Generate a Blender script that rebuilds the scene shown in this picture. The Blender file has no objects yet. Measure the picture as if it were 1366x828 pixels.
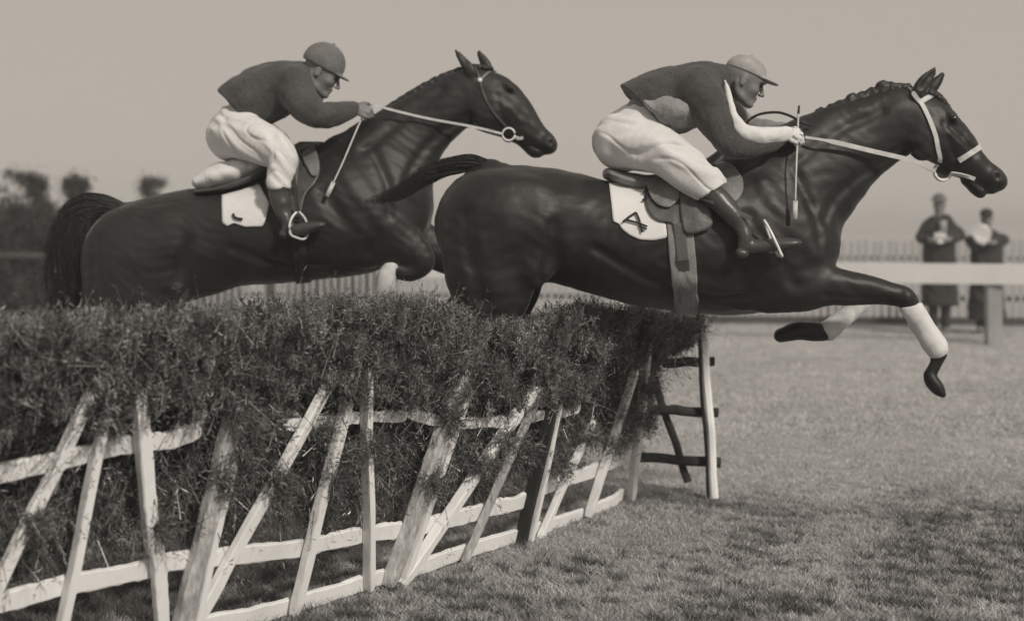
import bpy, bmesh, math, random
import numpy as np
from mathutils import Vector, Matrix
from mathutils.bvhtree import BVHTree

random.seed(7)
RNG = np.random.default_rng(7)
SC = bpy.context.scene
COL = SC.collection

# ------------------------------------------------------------------ camera
F = 2050.0          # focal length in photo pixels (photo 1366 x 828)
EYE = 1.65          # height of the camera
HX, HY = 683.0, 275.0
cam_data = bpy.data.cameras.new('camera')
cam = bpy.data.objects.new('camera', cam_data)
COL.objects.link(cam)
cam.location = (0, 0, EYE)
cam.rotation_euler = (math.radians(90), 0, 0)
cam_data.sensor_width = 36
cam_data.lens = F / 1366 * 36
cam_data.shift_y = -(414 - HY) / 1366
cam_data.clip_start = 0.1
cam_data.clip_end = 3000
cam_data.dof.use_dof = True
cam_data.dof.focus_distance = 6.8
cam_data.dof.aperture_fstop = 1.5
SC.camera = cam

# ------------------------------------------------------------------ light
SUN_EL, SUN_AZ = math.radians(36), math.radians(146)   # azimuth from +Y clockwise towards +X
w = bpy.data.worlds.new('World'); SC.world = w; w.use_nodes = True
nt = w.node_tree; nt.nodes.clear()
sky = nt.nodes.new('ShaderNodeTexSky'); sky.sky_type = 'NISHITA'; sky.sun_disc = False
sky.sun_elevation = SUN_EL; sky.sun_rotation = SUN_AZ
bw = nt.nodes.new('ShaderNodeRGBToBW')
mx = nt.nodes.new('ShaderNodeMix'); mx.data_type = 'FLOAT'; mx.inputs[0].default_value = 0.94
mx.inputs[3].default_value = 4.62        # the level of the overcast veil
tint = nt.nodes.new('ShaderNodeCombineColor')
m1 = nt.nodes.new('ShaderNodeMath'); m1.operation = 'MULTIPLY'; m1.inputs[1].default_value = 0.905
m2 = nt.nodes.new('ShaderNodeMath'); m2.operation = 'MULTIPLY'; m2.inputs[1].default_value = 0.80
bg = nt.nodes.new('ShaderNodeBackground'); bg.inputs[1].default_value = 0.1
out = nt.nodes.new('ShaderNodeOutputWorld')
L = nt.links.new
L(sky.outputs[0], bw.inputs[0]); L(bw.outputs[0], mx.inputs[2])
L(mx.outputs[0], tint.inputs[0]); L(mx.outputs[0], m1.inputs[0]); L(mx.outputs[0], m2.inputs[0])
L(m1.outputs[0], tint.inputs[1]); L(m2.outputs[0], tint.inputs[2])
L(tint.outputs[0], bg.inputs[0]); L(bg.outputs[0], out.inputs[0])
sd = bpy.data.lights.new('sun', 'SUN'); sd.energy = 2.5; sd.angle = math.radians(5); sd.color = (1, .93, .83)
sun = bpy.data.objects.new('sun', sd); COL.objects.link(sun)
to_sun = Vector((math.sin(SUN_AZ) * math.cos(SUN_EL), math.cos(SUN_AZ) * math.cos(SUN_EL), math.sin(SUN_EL)))
sun.rotation_euler = to_sun.to_track_quat('Z', 'Y').to_euler()
SC.view_settings.view_transform = 'Standard'; SC.view_settings.look = 'None'
SC.view_settings.exposure = 0; SC.view_settings.gamma = 1
SC.render.engine = 'CYCLES'

# ------------------------------------------------------------------ materials
def mat(name, col, rough=.8, var=.15, scale=8, bump=0, bscale=60, spec=.3, sheen=0, stretch=(1, 1, 1), fine=0, attr=None, metal=0):
    """grey value(s) with procedural noise variation, grain and relief"""
    m = bpy.data.materials.new(name); m.use_nodes = True
    t = m.node_tree; b = t.nodes['Principled BSDF']; K = t.links.new
    c = (col,) * 3 if isinstance(col, (int, float)) else col
    tc = t.nodes.new('ShaderNodeTexCoord'); mp = t.nodes.new('ShaderNodeMapping'); mp.inputs['Scale'].default_value = stretch
    K(tc.outputs['Object'], mp.inputs[0])
    n = t.nodes.new('ShaderNodeTexNoise'); n.inputs['Scale'].default_value = scale; n.inputs['Detail'].default_value = 6
    n.inputs['Roughness'].default_value = .6
    K(mp.outputs[0], n.inputs[0])
    mr = t.nodes.new('ShaderNodeMapRange'); mr.inputs[1].default_value = .3; mr.inputs[2].default_value = .7
    mr.inputs[3].default_value = 1 - var; mr.inputs[4].default_value = 1 + var
    K(n.outputs[0], mr.inputs[0])
    val = mr.outputs[0]
    if fine:
        n2 = t.nodes.new('ShaderNodeTexNoise'); n2.inputs['Scale'].default_value = bscale * 1.7; n2.inputs['Detail'].default_value = 3
        K(mp.outputs[0], n2.inputs[0])
        r2 = t.nodes.new('ShaderNodeMapRange'); r2.inputs[1].default_value = .3; r2.inputs[2].default_value = .7
        r2.inputs[3].default_value = 1 - fine; r2.inputs[4].default_value = 1 + fine
        K(n2.outputs[0], r2.inputs[0])
        mm = t.nodes.new('ShaderNodeMath'); mm.operation = 'MULTIPLY'; K(val, mm.inputs[0]); K(r2.outputs[0], mm.inputs[1]); val = mm.outputs[0]
    if attr:
        at = t.nodes.new('ShaderNodeAttribute'); at.attribute_name = attr
        mm = t.nodes.new('ShaderNodeMath'); mm.operation = 'MULTIPLY'; K(val, mm.inputs[0]); K(at.outputs['Fac'], mm.inputs[1]); val = mm.outputs[0]
    vm = t.nodes.new('ShaderNodeVectorMath'); vm.operation = 'SCALE'; vm.inputs[0].default_value = c; K(val, vm.inputs['Scale'])
    K(vm.outputs[0], b.inputs['Base Color'])
    b.inputs['Roughness'].default_value = rough
    b.inputs['Specular IOR Level'].default_value = spec
    b.inputs['Metallic'].default_value = metal
    b.inputs['Sheen Weight'].default_value = sheen
    b.inputs['Sheen Roughness'].default_value = .4
    if bump:
        nb = t.nodes.new('ShaderNodeTexNoise'); nb.inputs['Scale'].default_value = bscale; nb.inputs['Detail'].default_value = 5
        K(mp.outputs[0], nb.inputs[0])
        bp = t.nodes.new('ShaderNodeBump'); bp.inputs['Strength'].default_value = 1; bp.inputs['Distance'].default_value = bump
        K(nb.outputs[0], bp.inputs['Height']); K(bp.outputs[0], b.inputs['Normal'])
    return m

M_COAT = mat('dark_bay_coat', .0115, .47, .45, 5, .0011, 150, .42, .12, (1, 1, 1), .5)
M_COAT2 = mat('brown_coat', .0145, .50, .45, 5, .0011, 140, .40, .14, (1, 1, 1), .5)
M_HAIR = mat('dark_mane_hair', .022, .5, .4, 20, .002, 90, .4)
M_EYE = mat('dark_eye', .008, .08, .1, 20, 0, 60, .6)
M_SKIN = mat('pale_skin', .19, .55, .14, 14, .0008, 120, .35, 0, (1, 1, 1), .08)
M_WHITE = mat('white_cloth_and_lit_hand', .66, .85, .05, 7, .0015, 50, .15, .1, (1, 1, 1), .04)
M_NUMBER = mat('white_linen', .70, .85, .04, 9, .001, 70, .15, .1)
M_DARKSILK = mat('dark_woollen_jersey', .066, .9, .25, 9, .003, 140, .2, .2, (1, 1, 1), .5)
M_GREYSILK = mat('grey_woollen_jersey', .25, .9, .2, 9, .003, 140, .2, .2, (1, 1, 1), .4)
M_JERSEY2 = mat('charcoal_woollen_jersey', .072, .9, .25, 9, .003, 140, .2, .2, (1, 1, 1), .5)
M_CAP = mat('grey_cap_cloth', .15, .8, .25, 12, .002, 140, .25, .15, (1, 1, 1), .4)
M_PALECAP = mat('pale_cap_cloth', .32, .8, .25, 16, .002, 140, .25, .1, (1, 1, 1), .2)
M_BOOT = mat('dark_boot_leather', .055, .35, .25, 14, .001, 60, .5)
M_LEATHER = mat('worn_brown_leather', .075, .45, .35, 12, .0015, 60, .5, 0, (1, 1, 1), .15)
M_LEATHER2 = mat('pale_worn_leather', .17, .5, .3, 12, .0015, 60, .5, 0, (1, 1, 1), .15)
M_STRAP = mat('pale_strap_leather', .56, .6, .15, 20, .001, 80, .3)
M_DSTRAP = mat('dark_strap_leather', .03, .5, .2, 20, .001, 80, .3)
M_WEB = mat('grey_webbing', .25, .8, .3, 10, .0015, 120, .2, 0, (1, 1, 1), .2)
M_IRON = mat('bright_iron', .75, .35, .1, 20, 0, 60, .6)
M_INK = mat('black_ink_print', .02, .8, .3, 30)

# ------------------------------------------------------------------ points from the photograph, at a real depth
def P(px, py, Y):
    s = Y / F
    return np.array([(px - HX) * s, Y, EYE - (py - HY) * s])

def link(o, parent=None):
    COL.objects.link(o)
    if parent is not None: o.parent = parent
    return o

def tag(o, label=None, cat=None, group=None, kind=None):
    if label: o['label'] = label
    if cat: o['category'] = cat
    if group: o['group'] = group
    if kind: o['kind'] = kind
    return o

def empty(name, loc):
    o = bpy.data.objects.new(name, None); o.empty_display_size = .1
    o.location = Vector(loc); COL.objects.link(o)
    return o

def mesh_obj(name, V, Fc, m, parent=None, smooth=True, mats=None):
    """vertices in WORLD coordinates; the object's origin is put at their middle (its parent's place is taken off)"""
    V = np.asarray(V, dtype=np.float64)
    me = bpy.data.meshes.new(name)
    c = (V.min(0) + V.max(0)) / 2; c[2] = V[:, 2].min()
    W = V - c
    if isinstance(Fc, np.ndarray):
        k = Fc.shape[1]
        me.vertices.add(len(W)); me.vertices.foreach_set('co', W.astype(np.float32).ravel())
        me.loops.add(Fc.size); me.loops.foreach_set('vertex_index', Fc.astype(np.int32).ravel())
        me.polygons.add(len(Fc)); me.polygons.foreach_set('loop_start', (np.arange(len(Fc)) * k).astype(np.int32))
        me.update(calc_edges=True)
    else:
        me.from_pydata([tuple(v) for v in W], [], [tuple(f) for f in Fc]); me.update()
    me.materials.append(m)
    if name in ('rein', 'cheekpiece', 'browband', 'noseband', 'bit_cheek', 'girth_strap', 'stirrup_leather', 'flap_strap'): smooth = False
    if smooth: me.polygons.foreach_set('use_smooth', [True] * len(me.polygons))
    o = bpy.data.objects.new(name, me)
    link(o, parent)
    base = Vector(c)
    q = parent
    while q is not None:
        base -= q.location; q = q.parent
    o.location = base
    return o

# ------------------------------------------------------------------ implicit modelling
def catmull(N, n=4):
    N = np.asarray(N, float)
    if len(N) < 3 or n < 2: return N
    A = np.vstack([2 * N[0] - N[1], N, 2 * N[-1] - N[-2]])
    o = []
    for i in range(1, len(A) - 2):
        p0, p1, p2, p3 = A[i - 1], A[i], A[i + 1], A[i + 2]
        for j in range(n):
            t = j / n
            o.append(.5 * ((2 * p1) + (-p0 + p2) * t + (2 * p0 - 5 * p1 + 4 * p2 - p3) * t * t + (-p0 + 3 * p1 - 3 * p2 + p3) * t ** 3))
    o.append(A[-2])
    return np.array(o)

class Clay:
    def __init__(s, lo, hi, h):
        s.lo = np.array(lo, float); s.h = h
        s.n = np.ceil((np.array(hi) - s.lo) / h).astype(int) + 1
        s.ax = [(s.lo[i] + h * np.arange(s.n[i])).astype(np.float32) for i in range(3)]
        s.d = np.full(s.n, 1.0, np.float32)
    def sl(s, lo, hi):
        a = np.clip(np.floor((np.array(lo) - s.lo) / s.h).astype(int), 0, s.n)
        b = np.clip(np.ceil((np.array(hi) - s.lo) / s.h).astype(int) + 1, 0, s.n)
        return tuple(slice(a[i], b[i]) for i in range(3))
    def grid(s, S):
        return s.ax[0][S[0]][:, None, None], s.ax[1][S[1]][None, :, None], s.ax[2][S[2]][None, None, :]
    def comb(s, S, e, k, sub):
        d = s.d[S]
        if sub:
            e = -e; h = np.maximum(k - np.abs(d - e), 0) / k
            s.d[S] = np.maximum(d, e) + h * h * k * .25
        else:
            h = np.maximum(k - np.abs(d - e), 0) / k
            s.d[S] = np.minimum(d, e) - h * h * k * .25
    def chain(s, N, k=.02, sub=False, n=4):
        """N rows: x y z r [w]; w = half width along Y"""
        N = np.array([list(r) + ([r[3]] if len(r) == 4 else []) for r in N], float)
        N = catmull(N, n)
        R = np.maximum(N[:, 3], N[:, 4])[:, None]; mg = k + 2 * s.h + .01
        S = s.sl((N[:, :3] - R).min(0) - mg, (N[:, :3] + R).max(0) + mg)
        tmp = np.full([q.stop - q.start for q in S], 1.0, np.float32)
        if tmp.size == 0: return
        for i in range(max(1, len(N) - 1)):
            a = N[i]; b = N[min(i + 1, len(N) - 1)]
            rr = max(a[3], a[4], b[3], b[4]) + mg
            T = s.sl(np.minimum(a[:3], b[:3]) - rr, np.maximum(a[:3], b[:3]) + rr)
            T = tuple(slice(min(max(T[j].start, S[j].start), S[j].stop), min(max(T[j].stop, S[j].start), S[j].stop)) for j in range(3))
            X, Y, Z = s.grid(T)
            ab = (b - a)[:3]; L2 = max(ab @ ab, 1e-9)
            t = np.clip(((X - a[0]) * ab[0] + (Y - a[1]) * ab[1] + (Z - a[2]) * ab[2]) / L2, 0, 1)
            r = a[3] + (b[3] - a[3]) * t; w = a[4] + (b[4] - a[4]) * t
            dx = X - a[0] - ab[0] * t; dy = (Y - a[1] - ab[1] * t) * (r / w); dz = Z - a[2] - ab[2] * t
            e = np.sqrt(dx * dx + dy * dy + dz * dz) - r
            U = tuple(slice(T[j].start - S[j].start, T[j].stop - S[j].start) for j in range(3))
            if e.size: tmp[U] = np.minimum(tmp[U], e)
        s.comb(S, tmp, k, sub)
    def ell(s, c, rad, R=None, k=.02, sub=False):
        rad = np.array(rad, float); m = rad.max() + k + 2 * s.h
        c = np.array(c, float)
        S = s.sl(c - m, c + m); X, Y, Z = s.grid(S)
        if X.size * Y.size * Z.size == 0: return
        R = np.eye(3) if R is None else R
        p = [X - c[0], Y - c[1], Z - c[2]]
        q = [(p[0] * R[i][0] + p[1] * R[i][1] + p[2] * R[i][2]) / rad[i] for i in range(3)]
        l = np.sqrt(q[0] ** 2 + q[1] ** 2 + q[2] ** 2)
        g = np.sqrt((q[0] / rad[0]) ** 2 + (q[1] / rad[1]) ** 2 + (q[2] / rad[2]) ** 2) + 1e-6
        s.comb(S, (l * (l - 1) / g).astype(np.float32), k, sub)
    def half(s, point, normal, k=.01):
        """cut away everything on the side the normal points to"""
        X, Y, Z = [a.reshape([-1 if i == j else 1 for j in range(3)]) for i, a in enumerate(s.ax)]
        e = (X - point[0]) * normal[0] + (Y - point[1]) * normal[1] + (Z - point[2]) * normal[2]
        s.comb((slice(None),) * 3, (-e).astype(np.float32), k, True)
    def build(s):
        d = s.d; neg = d < 0
        d[0], d[-1] = 1, 1; d[:, 0], d[:, -1] = 1, 1; d[:, :, 0], d[:, :, -1] = 1, 1
        neg = d < 0
        c = np.zeros([q - 1 for q in d.shape], np.int8)
        for i in (0, 1):
            for j in (0, 1):
                for k in (0, 1):
                    c += neg[i:d.shape[0] - 1 + i, j:d.shape[1] - 1 + j, k:d.shape[2] - 1 + k]
        I, J, K = np.nonzero((c > 0) & (c < 8))
        ids = np.full(c.shape, -1, np.int32); ids[I, J, K] = np.arange(len(I))
        acc = np.zeros((len(I), 3)); cnt = np.zeros(len(I))
        O = [(i, j, k) for i in (0, 1) for j in (0, 1) for k in (0, 1)]
        for a in O:
            for ax in range(3):
                if a[ax]: continue
                b = list(a); b[ax] = 1
                va = d[I + a[0], J + a[1], K + a[2]]; vb = d[I + b[0], J + b[1], K + b[2]]
                cr = (va < 0) != (vb < 0)
                t = np.where(cr, va / np.where(cr, va - vb, 1), 0)
                p = np.tile(np.array(a, float), (len(I), 1)); p[:, ax] = t
                acc += np.where(cr[:, None], p, 0); cnt += cr
        V = (np.stack([I, J, K], 1) + acc / cnt[:, None]) * s.h + s.lo
        Q = []
        for ax in range(3):
            u, v = (ax + 1) % 3, (ax + 2) % 3
            A = [slice(None)] * 3; B = [slice(None)] * 3
            A[ax] = slice(0, -1); B[ax] = slice(1, None)
            na, nb = neg[tuple(A)], neg[tuple(B)]
            for flip in (False, True):
                E = np.nonzero((na & ~nb) if not flip else (~na & nb))
                e = [x.copy() for x in E]
                def cell(du, dv):
                    q = [x.copy() for x in e]; q[u] = q[u] - du; q[v] = q[v] - dv
                    return ids[q[0], q[1], q[2]]
                f = np.stack([cell(1, 1), cell(0, 1), cell(0, 0), cell(1, 0)], 1)
                Q.append(f[:, ::-1] if flip else f)
        Q = np.concatenate(Q); Q = Q[(Q >= 0).all(1)]
        return V, Q

def vnormals(V, Q):
    a, b, c, d = V[Q[:, 0]], V[Q[:, 1]], V[Q[:, 2]], V[Q[:, 3]]
    n = np.cross(c - a, d - b); N = np.zeros_like(V)
    for i in range(4): np.add.at(N, Q[:, i], n)
    return N / (np.linalg.norm(N, axis=1)[:, None] + 1e-12)

def wrinkle(V, Q, amp, freq, seed, axis=None, stretch=1.0, crease=False):
    """cloth folds / coat relief: pushes vertices along their normals by warped waves"""
    r = np.random.default_rng(seed); N = vnormals(V, Q); o = np.zeros(len(V))
    W = V + .03 * np.sin(V[:, [1, 2, 0]] * 17 + seed)
    for i in range(7):
        k = r.normal(size=3); k /= np.linalg.norm(k)
        if axis is not None:
            a = np.array(axis, float); a /= np.linalg.norm(a)
            k = k - a * (k @ a) * stretch; k /= np.linalg.norm(k)
        fr = freq * r.uniform(.6, 1.7)
        o += np.sin(W @ k * fr + r.uniform(0, 6.3)) * r.uniform(.4, 1)
    o = np.tanh(o * .6)
    if crease: o = .45 - 1.3 * np.exp(-(o * 3.2) ** 2)
    return V + N * (o * amp)[:, None]

def relax(V, Q, it=1, f=.5):
    for _ in range(it):
        A = np.zeros_like(V); c = np.zeros(len(V))
        for i in range(4):
            j = (i + 1) % 4
            np.add.at(A, Q[:, i], V[Q[:, j]]); np.add.at(A, Q[:, j], V[Q[:, i]])
            np.add.at(c, Q[:, i], 1); np.add.at(c, Q[:, j], 1)
        V = V * (1 - f) + f * A / c[:, None]
    return V

# ------------------------------------------------------------------ sheets, straps, tubes
def tube(path, r, sides=8, closed=False):
    """path (n,3), r scalar or (n,) -> V, F"""
    p = np.asarray(path, float); n = len(p); r = np.broadcast_to(np.asarray(r, float), (n,))
    T = np.gradient(p, axis=0)
    if closed: T = np.roll(p, -1, 0) - np.roll(p, 1, 0)
    T /= np.linalg.norm(T, axis=1)[:, None] + 1e-12
    up = np.array([0, 0, 1.]) if abs(T[:, 2]).mean() < .8 else np.array([0, 1., 0])
    V = []
    for i in range(n):
        a = np.cross(T[i], up); a /= np.linalg.norm(a) + 1e-12; b = np.cross(T[i], a)
        for s in range(sides):
            t = 2 * math.pi * s / sides
            V.append(p[i] + r[i] * (math.cos(t) * a + math.sin(t) * b))
    Fc = []
    m = n if closed else n - 1
    for i in range(m):
        for s in range(sides):
            A, B = i * sides, ((i + 1) % n) * sides
            Fc.append((A + s, A + (s + 1) % sides, B + (s + 1) % sides, B + s))
    if not closed:
        Fc.append(tuple(range(sides - 1, -1, -1))); Fc.append(tuple((n - 1) * sides + s for s in range(sides)))
    return np.array(V), Fc

def strap(path, width, thick=.005, nrm=(0, -1, 0)):
    """flat strap along a path; width lies across the path, in the plane facing nrm"""
    p = np.asarray(path, float); n = len(p); w = np.broadcast_to(np.asarray(width, float), (n,))
    T = np.gradient(p, axis=0); T /= np.linalg.norm(T, axis=1)[:, None]
    V = []
    for i in range(n):
        nn = np.array(nrm[i] if np.ndim(nrm) == 2 else nrm, float)
        a = np.cross(T[i], nn); a /= np.linalg.norm(a) + 1e-12; nn = np.cross(a, T[i])
        for sa, sn in ((-1, 1), (1, 1), (1, -1), (-1, -1)):
            V.append(p[i] + a * sa * w[i] / 2 + nn * sn * thick / 2)
    Fc = [(0, 1, 2, 3)]
    for i in range(n - 1):
        for s in range(4):
            Fc.append((i * 4 + s, i * 4 + 4 + s, i * 4 + 4 + (s + 1) % 4, i * 4 + (s + 1) % 4))
    e = (n - 1) * 4; Fc.append((e + 3, e + 2, e + 1, e))
    return np.array(V), Fc

class Hide:
    """the surface of a horse (or rider) on which tack can be laid"""
    def __init__(s, V, Q, Y0):
        s.b = BVHTree.FromPolygons([tuple(v) for v in V], [tuple(q) for q in Q.tolist()]); s.Y0 = Y0
    def hit(s, px, py, off=.006, far=False):
        p = P(px, py, s.Y0)
        o = Vector((0, 0, EYE)); d = (Vector(p) - o).normalized()
        h = s.b.ray_cast(o, d)
        if h[0] is None:
            q = s.b.find_nearest(Vector(p)); h = (q[0], q[1])
        if not far: return np.array(h[0] + h[1] * off)
        x, z = h[0].x, h[0].z
        g = s.b.ray_cast(Vector((x, s.Y0 + 2, z)), Vector((0, -1, 0)))
        if g[0] is None: g = s.b.find_nearest(Vector((x, s.Y0 + .3, z)))
        return np.array(g[0] + g[1] * off)

def drape(hide, outline, off=.008, thick=.008, rings=9, samples=56, far=False, lift=0, soft=False):
    """a sheet with the given outline (pixels) laid on the hide"""
    O = np.array(outline + [outline[0]], float)
    if soft: O = catmull(np.vstack([O[-2:-1], O, O[1:2]]), 6)[6:-6]
    L = np.concatenate([[0], np.cumsum(np.linalg.norm(np.diff(O, axis=0), axis=1))])
    t = np.linspace(0, L[-1], samples, endpoint=False)
    ring = np.stack([np.interp(t, L, O[:, 0]), np.interp(t, L, O[:, 1])], 1)
    c = np.array(outline, float).mean(0)
    pts = [c] + [c + (q - c) * (k / rings) for k in range(1, rings + 1) for q in ring]
    V = np.array([hide.hit(x, y, off + lift, far) for x, y in pts])
    # even the sheet out
    for _ in range(3):
        W = V.copy()
        for k in range(1, rings):
            a = 1 + (k - 1) * samples; b = 1 + k * samples
            cur = V[a:b]; inn = V[1:2] if k == 1 else V[a - samples:a]; outr = V[b:b + samples]
            nb = (np.roll(cur, 1, 0) + np.roll(cur, -1, 0) + outr + (inn if k > 1 else np.tile(V[0], (samples, 1)))) / 4
            W[a:b, 1] = cur[:, 1] * .5 + nb[:, 1] * .5
        V = W
    s = 1 if not far else -1
    n0 = len(V); B = V + np.array([0, thick * s, 0]); Fc = []
    for k in range(rings):
        for i in range(samples):
            j = (i + 1) % samples
            if k == 0: Fc.append((0, 1 + i, 1 + j))
            else:
                a = 1 + (k - 1) * samples; b = a + samples
                Fc.append((a + i, b + i, b + j, a + j))
    back = [tuple(n0 + x for x in f[::-1]) for f in Fc]
    e = 1 + (rings - 1) * samples
    rim = [(e + i, n0 + e + i, n0 + e + (i + 1) % samples, e + (i + 1) % samples) for i in range(samples)]
    return np.vstack([V, B]), Fc + back + rim

def laid(hide, pts, width, thick=.006, off=.006, far=False, n=6):
    """a strap laid along the hide through pixel points"""
    q = catmull(np.array(pts, float), n)
    p = np.array([hide.hit(x, y, off, far) for x, y in q])
    p[1:-1] = (p[:-2] + 2 * p[1:-1] + p[2:]) / 4
    nr = []
    for v in p:
        h = hide.b.find_nearest(Vector(v)); d = Vector(v) - h[0]
        nr.append(tuple(d.normalized() if d.length > 1e-4 else h[1]))
    return strap(p, width, thick, np.array(nr))

def join(parts):
    V = []; Fc = []; o = 0
    for v, f in parts:
        V.append(np.asarray(v)); Fc += [tuple(int(x) + o for x in q) for q in f]; o += len(v)
    return np.vstack(V), Fc

def hair(path, radii, n, r, seed, spread=1.0, drop=0.0, sides=3):
    """a lock of hair: n thin tapering strands wandering inside a path of the given radii"""
    g = np.random.default_rng(seed); p = catmull(np.column_stack([path, radii]), 5); m = len(p)
    T = np.gradient(p[:, :3], axis=0); T /= np.linalg.norm(T, axis=1)[:, None]
    V = []; Fc = []; o = 0
    for s in range(n):
        a0 = g.uniform(0, 6.28); rad = math.sqrt(g.uniform(0, 1)) * spread; end = g.uniform(.6, 1.0); st = int(g.uniform(0, .25) * m * .3)
        e = max(st + 3, int(m * end)); idx = np.arange(st, e); ph = g.uniform(0, 6.28)
        Q = []
        for i in idx:
            t = T[i]; a = np.cross(t, [0, 1, 0]); a /= np.linalg.norm(a) + 1e-9; b = np.cross(t, a)
            u = i / m; w = a0 + .7 * math.sin(u * 4 + ph) + u * g.uniform(-.1, .1)
            Q.append(p[i, :3] + p[i, 3] * rad * (math.cos(w) * a + math.sin(w) * b) * (1 + .25 * math.sin(u * 9 + ph)) - np.array([0, 0, drop * u * u * g.uniform(.6, 1.2)]))
        Q = np.array(Q); rr = r * (1 - .8 * np.linspace(0, 1, len(Q)))
        v, f = tube(Q, rr, sides); V.append(v); Fc += [tuple(x + o for x in q) for q in f]; o += len(v)
    return np.vstack(V), Fc
# ------------------------------------------------------------------ horses
def bounds(pts, Y0, lat=.55, pad=.05):
    a = np.array([P(x, y, Y0) for x, y in pts])
    lo, hi = a.min(0), a.max(0)
    return (lo[0] - pad, Y0 - lat, lo[2] - pad), (hi[0] + pad, Y0 + lat, hi[2] + pad)

def make_horse(Y0, spec, h, seed):
    S = Y0 / F
    lo, hi = bounds(spec['bounds'], Y0)
    C = Clay(lo, hi, h)
    def nd(rows):
        o = []
        for r in rows:
            px, py, rp = r[:3]; dy = r[3] if len(r) > 3 else 0; w = r[4] if len(r) > 4 else rp * S
            p = P(px, py, Y0 + dy); o.append((p[0], p[1], p[2], rp * S, w))
        return o
    for op, k, rows in spec['chains']:
        C.chain(nd(rows), k, sub=(op == '-'))
    for op, k, rows in spec['bumps']:
        for (px, py, dy, a, b, c, ang) in rows:
            p = P(px, py, Y0 + dy); ca, sa = math.cos(math.radians(ang)), math.sin(math.radians(ang))
            R = np.array([[ca, 0, sa], [0, 1, 0], [-sa, 0, ca]])
            C.ell(p, (a, b, c), R, k, sub=(op == '-'))
    # muscles and the furrows between them, laid in on the surface of both sides
    for op, k, rows in spec.get('relief', []):
        pts = []
        for px, py, rp in catmull(np.array(rows, float), 3):
            p = P(px, py, Y0); i, kk = [int(round((p[a] - C.lo[a]) / h)) for a in (0, 2)]
            col = np.nonzero(C.d[i, :, kk] < 0)[0]
            if len(col): pts.append((p[0], Y0 - C.ax[1][col[0]], p[2], rp * S))
        for q in (-1, 1):
            C.chain([(a, Y0 + q * (b + (.80 * r if op == '-' else -.90 * r)), c, r) for a, b, c, r in pts], k, op == '-', n=1)
    V, Q = C.build()
    V = relax(V, Q, 2, .35)
    V = wrinkle(V, Q, .0022, 26, seed)
    V = wrinkle(V, Q, .0010, 75, seed + 1)
    return V, Q

def both(rows):
    """same rows on the near and the far side"""
    return rows + [(r[0], r[1], -r[2]) + tuple(r[3:]) for r in rows]

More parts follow.
